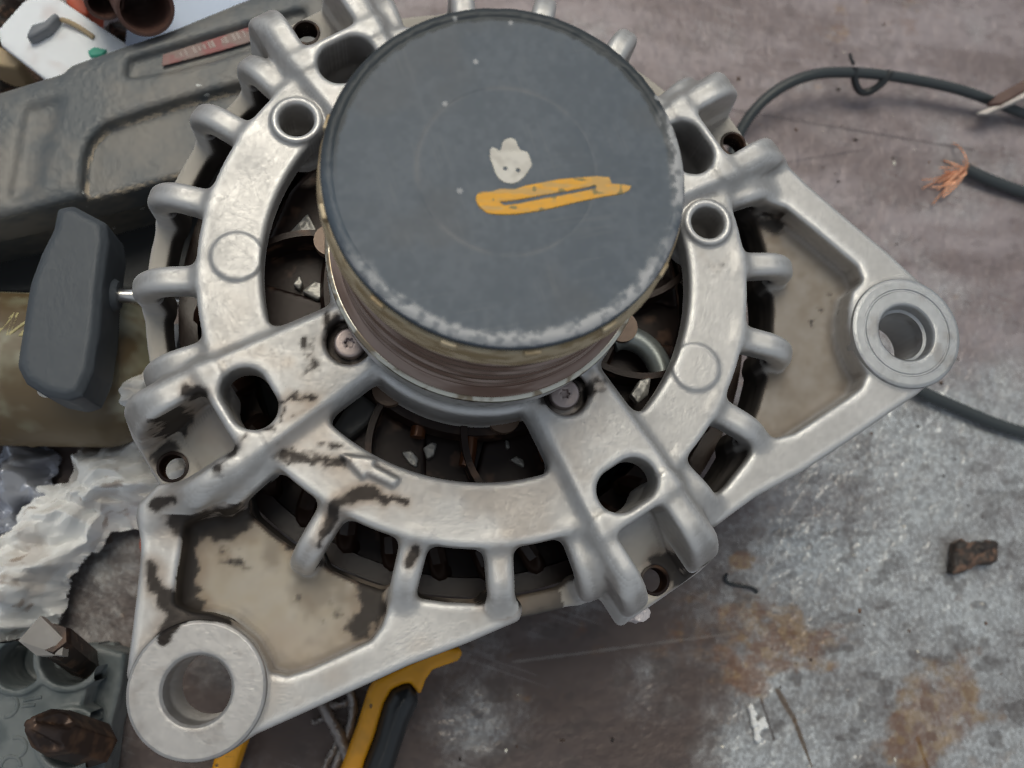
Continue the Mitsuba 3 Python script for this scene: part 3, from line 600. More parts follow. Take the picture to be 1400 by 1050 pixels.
for i in range(8):                                       # the rotor's claw poles, rim of the rotor
    a1 = (i + 0.35) * math.pi / 4
    pad = sg.Polygon([(r_ * math.cos(a1 + w_), r_ * math.sin(a1 + w_)) for r_, w_ in ((34, -.20), (49, -.30), (49.5, 0), (49, .30), (34, .20), (33.5, 0))]).buffer(-.8).buffer(.8)
    add(RO + '__claw_pole', rprism(pad, ZF - 24, ZF - 21.2, 0.6, 0.6), 'oily_steel')
for pts, zz in (([(-16.0,-37.1),(-13.8,-36.6),(-12.1,-38.4),(-12.4,-40.6),(-14.0,-39.7)], 64.4), ([(-11.2,-36.1),(-9.3,-34.7),(-8.0,-35.0),(-8.6,-37.7),(-10.2,-38.7)], 64.4), ([(8.0,-38.4),(9.7,-37.5),(11.3,-38.3),(11.7,-40.3),(9.7,-39.3)], 64.4),
                ([(7.1,-33.7),(8.0,-34.1),(8.4,-35.7),(7.4,-36.1)], 64.4), ([(-41.3,0.8),(-40.0,3.3),(-39.1,1.2),(-39.7,-0.5)], 64.4), ([(-39.3,-0.8),(-36.5,1.7),(-33.9,1.1),(-33.1,-1.3),(-35.6,-2.8),(-37.0,-2.1)], 64.4),
                ([(34.4,-24.5),(36.5,-21.1),(39.2,-20.3),(38.4,-24.4),(36.0,-26.4)], 72.0), ([(-43.3,12.7),(-38.9,18.3),(-36.8,14.5),(-38.5,10.1),(-42.1,9.2)], 64.0)):
    pg = sg.Polygon(pts); pg = pg.buffer(-.3).buffer(.3)
    m = rprism(pg, zz - 2, zz + 0.6, 0.35, 0.25); v = m.vertices.copy(); v[:, 2] += 1.2 * (fb(v, 0.35, 3) - .5)
    add(RO + '__fan_plate', trimesh.Trimesh(v, m.faces, process=False), 'bright_blade')
rim = spline([(*q_, 69.0) for q_ in [(30.9,-11.6),(34.6,-10.4),(38.3,-11.7),(41.1,-14.7),(42.7,-18.8)]], 20)
add(RO + '__fan_rim', tube(rim, 2.8, 12), 'fan_steel', smooth=50)
lw = sg.Polygon([(-31.2,-33.1),(-28.6,-28.5),(-24.8,-24.8),(-20.7,-27.7),(-23.0,-31.6),(-27.1,-34.9)]).buffer(-.5).buffer(.5)
add(ALT + '__lead_cover', rprism(lw, 60.0, 68.0, 0.8, 0.5), 'dark_grey', smooth=40)
for pts in ([(-1.3,-27.5),(-0.9,-32.4),(-1.8,-40.6)], [(-11.7,-27.7),(-12.5,-34.3)], [(14.4,-32.1),(16.5,-38.7)]):
    add(RO + '__lead_wire', tube(spline([(*q_, 67.5 + .4 * i) for i, q_ in enumerate(pts)], 14), 1.7, 10), 'copper_varnish', smooth=50)
ST = ALT + '__stator'
add(ST, lathe([(55, ZF - 34), (64, ZF - 34), (64, ZF - 62), (55, ZF - 62)], 96, closed=True), 'oily_steel')
for i in range(36):
    a0 = i * 2 * math.pi / 36
    p = [(56.5, -40), (56.3, -33), (57.5, -28.5), (60.0, -27), (62.5, -29.5), (63.2, -34), (62.6, -40)]
    path = spline([(r * math.cos(a0 + 0.10 * (j / 6)), r * math.sin(a0 + 0.10 * (j / 6)), ZF + zz) for j, (r, zz) in enumerate(p)], 14)
    add(ST + '__copper_coil', tube(path, 2.3, 8), 'coil_varnish')
add(ALT + '__rear_housing', lathe([(10, 0.2), (58, 0.2), (62, 3), (64, ZF - 62), (64, ZF - 60.5), (50, ZF - 60)], 96), 'cast_rear' if False else 'black_plastic')
add(ALT + '__stator__lamination_band', lathe([(64, ZF - 62), (68.4, ZF - 61), (68.4, ZF - 30.5), (64.2, ZF - 30.5), (64.2, ZF - 62)], 96), 'coil_varnish')

# ---------------------------------------------------------------- the tool case
CZ = 42.0
case_poly = sg.Polygon([(-161.9,42.5),(-119.6,57.4),(-105.4,63.8),(-103.8,66.1),(-91.0,72.6),(-79.1,78.5),(-61.9,88.5),(-41.0,98.9),(-34.2,77.0),(-39.1,55.0),(-71.8,38.9),(-97.5,29.4),(-113.5,23.9),(-155.4,10.9)]).buffer(-3).buffer(3)
pan = sg.Polygon([(-97.5,29.8),(-97.8,39.9),(-97.1,44.6),(-93.3,49.8),(-77.4,57.1),(-59.9,63.8),(-34.2,75.7),(-33.3,54.4),(-71.8,38.5)]).buffer(-1.5).buffer(1.5)
lab = sg.Polygon([(-89.6,62.9),(-89.4,68.4),(-49.9,85.3),(-44.4,87.3),(-45.0,79.5),(-66.3,70.2),(-79.0,65.4)]).buffer(-1).buffer(1)
rib_a = sg.Polygon([(-112.0,52.2),(-105.5,54.7),(-109.5,29.9),(-113.2,28.6)])
def case_fn(X, Y, Z):
    A, B = np.broadcast_arrays(X[:, :, 0], Y[:, :, 0])
    d = poly_sdf(case_poly, A, B)[:, :, None]
    top = rint(d, np.abs(Z - 34) - 8.0, 2.2)
    low = rint(d + 2.5, np.abs(Z - 12) - 12.0, 2.0)
    Fv = np.minimum(top, low); Fv = smin(Fv, np.maximum(d + 3.5, np.abs(Z - 21) - 21), 1.0)
    Fv = smax(Fv, -rint(poly_sdf(pan, A, B)[:, :, None], np.abs(Z - 48) - 9.6, 1.0), 1.2)
    Fv = smax(Fv, -rint(poly_sdf(lab, A, B)[:, :, None], np.abs(Z - 48) - 8.0, 0.8), 0.8)
    return smax(Fv, -rint(poly_sdf(rib_a, A, B)[:, :, None], np.abs(Z - 48) - 6.7, 0.4), 3.0)
x0, y0, x1, y1 = case_poly.bounds
TC = add('tool_case', solid(case_fn, (x0 - 3, y0 - 3, -0.5), (x1 + 3, y1 + 3, 45), 1.0), 'case_plastic', 'dusty grey plastic power tool case with recessed panels and faded red label', 'tool case', smooth=True)
red = np.array([(-81.2,70.8),(-81.2,67.3),(-66.7,72.9),(-56.0,77.5),(-56.8,82.1),(-67.0,77.3)])
add(TC + '__name_label', rprism(red, 40.6, 41.2, 0.15, 0.4), 'faded_red', 'faded red label strip with worn lettering')
p0, p1 = np.array((-78.1,70.3)), np.array((-59.0,79.2))
e = (p1 - p0) / np.linalg.norm(p1 - p0); f2 = np.array([-e[1], e[0]])
L = np.linalg.norm(p1 - p0); rng = random.Random(11); strokes = []; s = 0.0
while s < L - 1:
    w = rng.choice([0.5, 0.5, 0.8]); hgt = rng.choice([2.0, 2.0, 1.4])
    if rng.random() < 0.8:
        c = p0 + e * s
        m = trimesh.creation.box((w, hgt, 0.1)); m.apply_transform(trimesh.transformations.rotation_matrix(math.atan2(e[1], e[0]) + 0.1, (0, 0, 1))); m.apply_translation((c[0], c[1], 41.25)); strokes.append(m)
    s += w + rng.choice([0.4, 0.5, 0.9])
add(TC + '__name_label__letter_print', join(*strokes), 'faded_letter', kind='stuff')

add('shade_filler', rprism(sg.Polygon([(-152.1,29.9),(-118.0,35.5),(-80.8,46.1),(-64.4,47.4),(-62.7,20.5),(-85.5,15.2),(-149.7,12.1)]), 0.3, 10, 1.5, 0.9), 'black_plastic', 'added black tray edge in the shadow between the tool case and the olive tool', 'filler', smooth=True)  # added dark block in place of the black shade beside the T-handle

# ---------------------------------------------------------------- olive tool body and T-handle
def tool_lathe(y, zc, prof, n=72):
    m = lathe(prof, n)                                   # axis along z, then laid along x
    m.apply_transform(trimesh.transformations.rotation_matrix(math.pi / 2, (0, 1, 0)))
    m.apply_translation((0, y, zc)); return m
OL = thing('power_tool', 'olive beige cylindrical power tool body lying left of the alternator', 'power tool')
add(OL + '__body', tool_lathe(-10.5, 20.3, [(0, -190), (20, -190), (20, -112), (20.3, -111), (20.0, -110), (20, -92), (19.4, -89), (17, -84), (13, -79), (12.4, -76.5), (11, -75.5), (0, -75.5)]), 'olive_plastic', smooth=40)
add(OL + '__nose_ring', tool_lathe(-10.5, 20.3, [(11, -76.5), (13.2, -76.2), (13.2, -73.5), (11, -73), (4, -73)]), 'grey_plastic', smooth=40)
txt = meshkit.text_mesh('MP', 6.5, 0.35)
v = txt.vertices.copy(); v[:, 0] += 0.45 * v[:, 1]
tp = np.array((-115.1,-6.7))
v[:, 0] += tp[0]; v[:, 1] += tp[1]
v[:, 2] += 20.3 + np.sqrt(np.maximum(20.0 ** 2 - (v[:, 1] + 10.5) ** 2, 1)) - 0.1
add(OL + '__lettering', trimesh.Trimesh(v, txt.faces, process=False), 'gold_letter', smooth=False)
HK = thing('hex_key', 'black plastic T-handle with short bright steel shaft resting on the olive tool body', 'hex key')
hp = sg.Polygon([(-96.5,19.5),(-93.1,20.4),(-85.3,16.4),(-84.3,11.5),(-84.7,0.6),(-84.3,-9.9),(-84.9,-19.5),(-86.7,-24.9),(-89.6,-25.9),(-94.4,-25.0),(-98.9,-22.2),(-101.1,-18.4),(-101.1,-15.3),(-100.5,1.0),(-98.9,8.2),(-96.9,14.1)]).buffer(-1.0).buffer(1.0)
def hcut(Fv, X, Y, Z):
    d = poly_sdf(hp, *np.broadcast_arrays(X[:, :, 0], Y[:, :, 0]))[:, :, None]
    return smax(Fv, (np.maximum(d, -6) * 0.75 + (np.abs(Z - 50.2)) * 0.66 - 4.6), 0.15)
add(HK + '__handle', rprism(hp, 40.6, 59.0, 1.2, 0.6, hcut), 'handle_plastic', smooth=28)
sh = lathe([(0, 0), (4.2, 0), (4.2, 2), (3.2, 3.5), (0, 3.5)], 32); sh.apply_transform(trimesh.transformations.rotation_matrix(math.pi / 2, (0, 1, 0)))
sy = (-82.4,1.6)[1]
add(HK + '__collar', moved(sh, ((-86.9,1.5)[0], sy, 49.0)), 'handle_plastic')
s2 = trimesh.creation.cylinder(1.75, 20, sections=24); s2.apply_transform(trimesh.transformations.rotation_matrix(math.pi / 2, (0, 1, 0)))
add(HK + '__shaft', moved(s2, ((-84.4,1.6)[0] + 8, sy, 49.0)), 'polished_steel')
add(HK + '__end_plug', moved(trimesh.creation.icosphere(3, 1.6).apply_scale((1.3, 1, .6)), (*(-96.1,-22.7), 52.5)), 'white_paint')

# ---------------------------------------------------------------- crumpled tissues
def crumple(poly, z0, hgt, seed, fine=1.0, h=0.5):
    poly = sg.Polygon(poly).buffer(2.0); x0, y0, x1, y1 = poly.bounds
    xs, ys = np.arange(x0 - 2, x1 + 2, h), np.arange(y0 - 2, y1 + 2, h)
    X, Y = np.meshgrid(xs, ys, indexing='ij')
    P = np.stack([X, Y, X * 0 + seed * 7.0], -1)
    d = -poly_sdf(poly, X, Y) + 1.0 * (fb(P, 0.45, seed, 4) - 0.5) * 2
    ok = d > 0
    wx, wy = (fb(P, 0.10, seed + 1, 3) - 0.5) * 14, (fb(P, 0.10, seed + 2, 3) - 0.5) * 14
    Q = np.stack([(X + wx) * 1.0, (Y + wy) * 1.0, X * 0 + seed], -1)
    a = 0.7                                              # long folds run one way
    Qf = np.stack([Q[..., 0] * math.cos(a) + Q[..., 1] * math.sin(a), 0.38 * (-Q[..., 0] * math.sin(a) + Q[..., 1] * math.cos(a)), Q[..., 2]], -1)
    rid = lambda q_, s, sd: 1 - np.abs(2 * meshkit.noise(q_ * s, sd) - 1)
    zz = hgt * np.clip(d / (0.45 * hgt + 2), 0, 1) ** 0.6
    zz = zz * (0.55 + 0.6 * fb(P, 0.06, seed + 3, 2)) + 3.0 * (rid(Qf, 0.10, seed) - .5)
    rg = np.random.RandomState(seed); tri = lambda x: np.abs(x - np.floor(x) - .5) * 2
    for L_, A_ in ((19, 5.0), (13, 4.6), (9, 3.8), (6.3, 2.6), (4.2, 1.2)):
        th = 2.3 + rg.normal(0, .8); wv = 0.85 * L_ * (fb(P, 0.55 / L_, seed + int(L_), 2) - .5)
        zz = zz + fine * A_ * (tri((X * math.cos(th) + Y * math.sin(th) + 2.2 * wv) / L_ + rg.rand()) - .5)
    zt = z0 + np.maximum(zz, 0.2)
    sx, sy_ = (meshkit.noise(Q * 0.3, seed + 8) - 0.5) * 1.6, (meshkit.noise(Q * 0.3, seed + 9) - 0.5) * 1.6
    pad = np.pad(ok, 1); edge = ok & ~(pad[2:, 1:-1] & pad[:-2, 1:-1] & pad[1:-1, 2:] & pad[1:-1, :-2] & pad[2:, 2:] & pad[:-2, 2:] & pad[2:, :-2] & pad[:-2, :-2])
    gx, gy = np.gradient(d, h); gl = np.maximum(np.hypot(gx, gy), .3)
    X = X - np.where(edge, np.clip(d, 0, 1.5 * h) * gx / gl ** 2, 0); Y = Y - np.where(edge, np.clip(d, 0, 1.5 * h) * gy / gl ** 2, 0)
    idx = np.full(X.shape, -1); idx[ok] = np.arange(ok.sum())
    top = np.stack([X[ok] + sx[ok], Y[ok] + sy_[ok], zt[ok]], 1)
    bot = top - np.array([0, 0, 0.5]); bot[:, 2] = np.maximum(bot[:, 2], 0.05)
    q4 = np.stack([idx[:-1, :-1], idx[1:, :-1], idx[1:, 1:], idx[:-1, 1:]], -1).reshape(-1, 4)
    q4 = q4[(q4 >= 0).all(1)]; t = np.vstack([q4[:, [0, 1, 2]], q4[:, [0, 2, 3]]])
    n = len(top)
    e = np.sort(np.vstack([t[:, [0, 1]], t[:, [1, 2]], t[:, [2, 0]]]), 1)
    raw = np.vstack([t[:, [0, 1]], t[:, [1, 2]], t[:, [2, 0]]])
    _, inv, cnt = np.unique(e, axis=0, return_inverse=True, return_counts=True)
    bd = raw[cnt[inv.ravel()] == 1]
    side = np.vstack([np.stack([bd[:, 1], bd[:, 0], bd[:, 0] + n], 1), np.stack([bd[:, 1], bd[:, 0] + n, bd[:, 1] + n], 1)])
    return trimesh.Trimesh(np.vstack([top, bot]), np.vstack([t, t[:, ::-1] + n, side]), process=True)
add('crumpled_tissue', crumple([(-102.6,-35.3),(-100.2,-31.1),(-88.1,-28.4),(-84.5,-27.0),(-77.1,-28.4),(-74.1,-43.5),(-82.9,-48.3),(-88.9,-48.9),(-93.4,-49.9),(-95.1,-53.9),(-98.4,-55.7),(-100.6,-60.4),(-104.7,-65.6),(-104.3,-72.3),(-107.2,-76.8),(-118.5,-77.8),(-124.3,-58.6),(-114.7,-52.8),(-112.5,-46.6),(-109.4,-41.8),(-103.8,-39.8)], 6, 15, 5), 'tissue_paper',
    'large crumpled white tissue stretching from the bit holder to the alternator', 'tissue', smooth=24)
add('crumpled_tissue', crumple([(-91.8,-20.5),(-89.5,-14.4),(-85.3,-15.4),(-78.1,-12.8),(-73.9,-21.0),(-81.0,-24.2),(-86.8,-21.3)], 28, 9, 31, 0.6), 'tissue_paper', 'small torn tissue scrap under the lower left housing arm, right of the T-handle', 'tissue', smooth=24)
add('crumpled_foil', crumple([(-123.4,-23.7),(-116.5,-25.0),(-113.9,-29.1),(-111.2,-31.3),(-111.9,-36.6),(-110.1,-41.8),(-112.1,-45.8),(-114.9,-51.3),(-121.8,-51.4)], 2, 15, 47, 1.2), 'foil', 'crumpled bluish grey foil at the left edge above the large tissue', 'foil', smooth=40)

# ---------------------------------------------------------------- bit holder and bits
BH = thing('bit_holder', 'grey plastic screwdriver bit holder block in the bottom left corner', 'bit holder')
hpoly = sg.Polygon([(-123.9,-80.5),(-110.7,-80.8),(-103.2,-80.5),(-89.1,-80.2),(-89.4,-88.1),(-90.9,-97.3),(-91.8,-114.4),(-119.7,-113.7)]).buffer(-.6).buffer(.6)
holes = [(*(-105.8,-84.2), 5.6), (*(-94.2,-82.3), 6.8), (*(-92.6,-101.7), 6.0)]
def hold_cut(Fv, X, Y, Z):
    for x, y, r in holes:
        d = np.hypot(X - x, Y - y)
        Fv = smin(Fv, rint(np.abs(d - r - 0.8) - 1.0, np.abs(Z - 20) - 5.0, 0.6), 0.5)
        Fv = smax(Fv, -np.maximum(d - r, 6 - Z), 0.6)
    return Fv
add(BH + '__block', rprism(hpoly, 0.2, 24, 1.0, 0.6, hold_cut), 'holder_plastic', smooth=True)
side = sg.Polygon([(-92.8,-80.1),(-84.3,-82.4),(-84.6,-89.9),(-86.4,-101.2),(-87.0,-116.5),(-97.0,-116.3),(-95.3,-99.4)]).buffer(-.4).buffer(.4)
add(BH + '__side_rail', rprism(side, 0.2, 14, 1.0, 0.6), 'holder_plastic', smooth=True)
em = []
for (x, y), r, a0, a1 in (((-107.8,-93.7), 2.6, -1.6, 1.4), ((-104.4,-103.1), 2.2, -2.2, 2.0), ((-105.2,-107.3), 2.2, 0, 3.2)):
    em.append(tube([(x + r * math.cos(t), y + r * math.sin(t), 24.0) for t in np.linspace(a0, a1, 16)], 0.45, 8))
em.append(tube([(*(-104.0,-92.6), 24.0), (*(-99.9,-91.8), 24.0)], 0.45, 8))
em.append(tube([(*(-104.2,-93.9), 24.0), (*(-101.2,-93.6), 24.0)], 0.45, 8))
add(BH + '__embossed_marks', join(*em), 'holder_plastic', kind='stuff')
def along(m, a, b):
    a, b = np.array(a, float), np.array(b, float); d = (b - a) / np.linalg.norm(b - a)
    m.apply_transform(trimesh.geometry.align_vectors((0, 0, 1), d)); m.apply_translation(a); return m
FB = thing('flat_bit', 'grey flat-tipped bit standing in the holder beside the large tissue', 'screwdriver bit')
A, B = np.array((*(-94.1,-85.2), 12.0)), np.array((*(-94.8,-77.6), 36.0))
Ln = np.linalg.norm(B - A)
add(FB + '__shank', along(lathe([(0, 0), (4.0, 0), (4.0, Ln - 2), (3.4, Ln), (0, Ln)], 6), A, B), 'brown_steel', smooth=False)
face = np.array([(*(-97.3,-72.6), 38.0), (*(-101.5,-78.1), 38.0), (*(-97.9,-81.5), 36.0), (*(-92.3,-81.5), 36.0), (*(-92.3,-77.9), 36.0)])
fv = np.vstack([face, face + (B - A) / Ln * -2.2 + np.array([0.6, 0.2, 0])]); fm = trimesh.convex.convex_hull(fv)
add(FB + '__blade_tip', fm, 'grey_steel', smooth=False)
CB = thing('cross_bit', 'rusty brown cross-tipped bit leaning in the lower hole of the holder', 'screwdriver bit')
A, B = np.array((*(-86.9,-103.7), 20.0)), np.array((*(-96.4,-95.9), 40.0)); Ln = np.linalg.norm(B - A)
def phil(X, Y, Z):
    hx = np.maximum(np.abs(X), np.maximum(np.abs(X) * .5 + np.abs(Y) * .866, np.abs(X * .5 + 0 * Y) + np.abs(Y) * .866)); r = np.hypot(X, Y)
    body = np.maximum(np.maximum(hx - 4.6, r - np.interp(Z, [0, 0.55 * Ln, 0.62 * Ln, 0.8 * Ln, Ln], [9, 9, 5.2, 4.4, 1.6])), np.abs(Z - Ln / 2) - Ln / 2)
    wing = np.minimum(np.abs(X), np.abs(Y)) - np.interp(Z, [0.55 * Ln, 0.68 * Ln, Ln], [6, 1.9, 0.8])
    return smax(body, wing * 0.8, 0.4)
add(CB + '__shank', along(solid(phil, (-7, -7, -1), (7, 7, Ln + 1), 0.35), A, B), 'brown_steel', smooth=30)

# ---------------------------------------------------------------- pliers
PL = thing('pliers', 'pliers with yellow and black rubber handles lying under the lower ear', 'pliers')
ye = sg.Polygon([(-21.2,-89.7),(-23.0,-92.6),(-25.7,-101.9),(-29.0,-111.0),(-33.3,-121.3),(-26.1,-121.5),(-23.0,-109.4),(-21.0,-104.1),(-18.6,-95.6),(-16.8,-92.3),(-13.8,-90.9),(-11.9,-90.7),(-9.6,-93.5),(-9.2,-93.5),(-7.9,-89.9),(-6.1,-87.3),(0.7,-85.1),(1.8,-83.3),(1.0,-81.8),(-4.6,-80.6)]).buffer(-.4).buffer(.4)
add(PL + '__yellow_grip', rprism(ye, 1.0, 13.5, 1.6, 0.5), 'yellow_rubber', smooth=True)
bg = sg.Polygon([(-23.0,-109.4),(-21.0,-104.1),(-18.8,-95.6),(-16.6,-92.1),(-13.8,-90.9),(-11.9,-90.7),(-10.0,-93.5),(-9.7,-95.7),(-12.2,-101.1),(-15.3,-110.9),(-19.7,-121.6),(-27.5,-121.4)]).buffer(-.4).buffer(.4)
add(PL + '__black_grip', rprism(bg, 2.0, 15.6, 5.0, 0.5), 'black_rubber', smooth=True)
y2 = sg.Polygon([(-61.7,-112.0),(-60.8,-107.2),(-57.8,-103.5),(-52.5,-101.8),(-53.7,-104.9),(-55.8,-112.2),(-57.5,-120.6),(-63.7,-120.5)]).buffer(-.4).buffer(.4)
add(PL + '__yellow_grip', rprism(y2, 1.0, 12.5, 1.6, 0.5), 'yellow_rubber', smooth=True)
jaw = sg.Polygon([(-54.8,-104.1),(-38.7,-93.5),(-21.3,-90.1),(-4.4,-81.8),(-12.5,-73.2),(-35.5,-80.6),(-55.1,-99.6)]).buffer(-1).buffer(1)
add(PL + '__joint', rprism(jaw, 2.0, 9.0, 1.0, 0.7), 'grey_steel', smooth=True)

# frayed fibre strip beside the pliers
rng = random.Random(5); fr = []
for pts, r0 in (([(-37.0,-93.4),(-32.8,-100.9),(-29.9,-105.9),(-27.2,-114.8)], 1.5), ([(-28.9,-92.5),(-27.4,-100.0),(-29.3,-107.4),(-31.6,-116.5)], 1.2), ([(-30.3,-105.9),(-32.4,-110.1),(-35.4,-115.7)], 0.9),
                ([(-33.3,-99.0),(-35.5,-100.8),(-37.4,-101.2)], 0.7), ([(-29.1,-106.5),(-27.6,-110.2),(-28.8,-114.7)], 0.7), ([(-44.1,-95.1),(-41.1,-96.5),(-37.3,-95.6)], 0.9), ([(-35.3,-96.2),(-31.4,-97.2),(-26.6,-95.4)], 1.0)):
    w = spline([(x + rng.uniform(-.3, .3), y, 1.8 + rng.uniform(0, 1.6)) for x, y in pts], 40)
    m = tube(w, r0 * (0.7 + 0.6 * fb(w, 0.6, 3)), 9); v = m.vertices.copy(); v += (np.stack([fb(v, 1.3, k, 3) for k in (1, 2, 3)], 1) - .5) * 1.3; v[:, 2] = np.maximum(v[:, 2], 0.1)
    fr.append(trimesh.Trimesh(v, m.faces, process=False))
add('fibre_strip', join(*fr), 'grey_scrap', 'grey frayed strip of fibre on the bench left of the yellow plier handle', 'scrap', smooth=60)

# ---------------------------------------------------------------- cables
def cable(key, pts, r, label, group=None, **kw):
    w = spline(pts, 70); return add(key, tube(w, r, 16), 'cable_rubber', label, 'cable', smooth=50, group=group)
K = cable('black_cable', [(*(87.9,59.5), 4), (*(89.8,77.0), 6), (*(95.1,85.3), 9), (*(102.6,91.7), 11), (*(112.1,96.3), 12), (*(124.1,99.1), 11),
      (*(137.4,99.9), 10), (*(154.0,99.8), 8), (*(168.9,98.0), 7), (*(183.2,95.2), 5), (*(201.7,91.2), 3)], 1.75, 'black cable arching over the bench at the top right, far side of the alternator')
lp = [(128.5,100.6),(129.8,97.2),(134.2,95.4),(139.3,97.6),(141.4,100.7)]
add(K + '__wire_tie', tube(spline([(*lp[0], 12), (*lp[1], 9), (*lp[2], 6), (*lp[3], 9), (*lp[4], 11)], 30), 1.25, 10), 'black_rubber', smooth=50)
tw = [(128.1,101.9),(128.1,104.0),(128.9,107.3)]
add(K + '__wire_tie', tube(spline([(*tw[0], 12), (*tw[1], 11), (*tw[2], 9)], 12), 0.6, 8), 'black_rubber', smooth=50)
K2 = cable('black_cable', [(*(169.9,71.3), 3), (*(175.9,68.5), 3), (*(183.9,66.0), 2.5), (*(190.5,64.3), 2.2), (*(206.3,62.0), 2.2)], 2.0, 'cut black cable end with bare copper strands splayed out')
rng = random.Random(8); st = []; a0, a1 = np.array((170.2,71.3)), np.array((159.4,66.6))
for i in range(26):
    t = a1 + np.array([rng.gauss(0, 3.0), rng.gauss(0, 3.4)]); L = rng.uniform(.45, 1.2)
    if i > 21: t = np.array([(167.6,81.6), (160.7,62.1), (170.9,75.9), (163.1,74.7)][i - 22]) + rng.uniform(-1, 1); L = 1
    m_ = a0 + (t - a0) * L * .5 + np.array([rng.gauss(0, .5), rng.gauss(0, .8)]); e_ = a0 + (t - a0) * L
    st.append(tube(spline([(*(a0 + [rng.uniform(-.6, .6), rng.uniform(-.8, .8)]), 3 + rng.uniform(-1, 1)), (*m_, rng.uniform(1, 4.5)), (*e_, rng.uniform(.4, 4))], 9), 0.26, 6))
add(K2 + '__copper_strands', join(*st), 'copper', kind='stuff', smooth=60)
cable('black_cable', [(*(136.8,1.1), 3), (*(146.4,-6.0), 3), (*(158.0,-10.7), 2.4), (*(167.6,-14.5), 2.2), (*(179.5,-18.2), 2.2), (*(191.7,-21.0), 2.2)], 1.9, 'black cable coming out from under the right mounting ear')
# pointed sheet metal offcut lying over the first cable
oc = sg.Polygon([(172.3,89.8),(178.8,92.9),(192.0,100.2),(204.3,106.4),(210.8,94.3),(191.9,95.2),(176.4,89.0)]).buffer(-.5).buffer(.5)
m = rprism(oc, 0, 1.3, 0.5, 0.45); v = m.vertices.copy(); tipx = (172.3,89.8); dd = np.hypot(v[:, 0] - tipx[0], v[:, 1] - tipx[1]); v[:, 2] += 5.2 + 0.26 * dd
add('metal_offcut', trimesh.Trimesh(v, m.faces, process=False), 'grey_scrap', 'pointed grey sheet metal offcut tilted up at the right edge above the cut cable', 'offcut', smooth=40)

ob = sg.Polygon([(176.1,92.1),(179.8,95.9),(190.6,101.6),(205.2,109.4),(209.4,100.8),(190.0,97.2),(180.9,92.2)]).buffer(-.4).buffer(.4)
m = rprism(ob, 0, 1.6, 0.5, 0.45); v = m.vertices.copy(); v[:, 2] += 7.2 + 0.26 * (np.hypot(v[:, 0] - tipx[0], v[:, 1] - tipx[1]) - 5)
add('metal_offcut__rusty_back', trimesh.Trimesh(v, m.faces, process=False), 'rust_tube', 'rusty red-brown back of the offcut', smooth=40)

# ---------------------------------------------------------------- small scraps on the bench
rb = sg.Polygon([(151.5,-52.6),(154.1,-51.5),(156.3,-52.4),(160.6,-52.6),(163.6,-51.9),(166.0,-52.3),(164.7,-58.3),(162.2,-59.4),(158.4,-59.2),(154.9,-60.5),(151.9,-62.0),(149.5,-62.0),(150.1,-58.8)]).buffer(-.2).buffer(.2)
m = rprism(rb, 0.1, 4.2, 1.2, 0.4); v = m.vertices.copy(); v += (np.stack([fb(v, 0.5, k, 3) for k in (4, 5, 6)], 1) - .5) * 1.6; v[:, 2] = np.maximum(v[:, 2], .05)
add('rubber_scrap', trimesh.Trimesh(v, m.faces, process=False), 'dark_scrap', 'dark brown torn rubber scrap on the bare steel at the right', 'scrap', smooth=60)
wsx = sg.MultiPoint([(85.2,-99.4),(86.0,-101.0),(86.0,-104.0),(88.5,-103.0),(89.2,-104.4),(86.5,-106.0),(86.8,-107.9)]).buffer(0.95).union(sg.LineString([(85.2,-99.4),(86.0,-104.0),(89.3,-104.0),(86.5,-106.0),(86.8,-108.3)]).buffer(0.75))
m = rprism(wsx, 0.05, 1.9, 0.7, 0.3); v = m.vertices.copy(); v += (np.stack([fb(v, 0.9, k, 3) for k in (4, 5, 6)], 1) - .5) * 1.0; v[:, 2] = np.maximum(v[:, 2], .05)
add('paper_scrap', trimesh.Trimesh(v, m.faces, process=False), 'tissue_paper', 'tiny white paper scrap on the rusty bench at the bottom', 'scrap', smooth=60)
add('wire_scrap', tube(spline([(*(79.6,-62.1), 2.5), (*(79.9,-64.2), 1.0), (*(83.2,-65.3), 0.9), (*(89.1,-67.4), 0.6)], 24), 0.5, 8), 'black_rubber', 'short bent black wire on the bench by the lower right housing arm', 'wire', smooth=50)
rng = random.Random(21); cr, cw = [], []
for i in range(170):
    x, y = rng.uniform(-10, 165), rng.uniform(-118, 130)
    if x < 80 and y > -90: continue
    m = trimesh.creation.icosphere(1, rng.choice([.25, .3, .4, .6])); v = m.vertices * [rng.uniform(.7, 1.6), rng.uniform(.7, 1.4), .5]
    v += [[x, y, .2]]; (cw if rng.random() < .3 else cr).append(trimesh.Trimesh(v, m.faces, process=False))
add('dark_grit', join(*cr), 'dark_scrap', 'dark specks of grit scattered over the bench', 'grit', kind='stuff')
add('pale_grit', join(*cw), 'white_paint', 'pale specks of grit scattered over the bench', 'grit', kind='stuff')

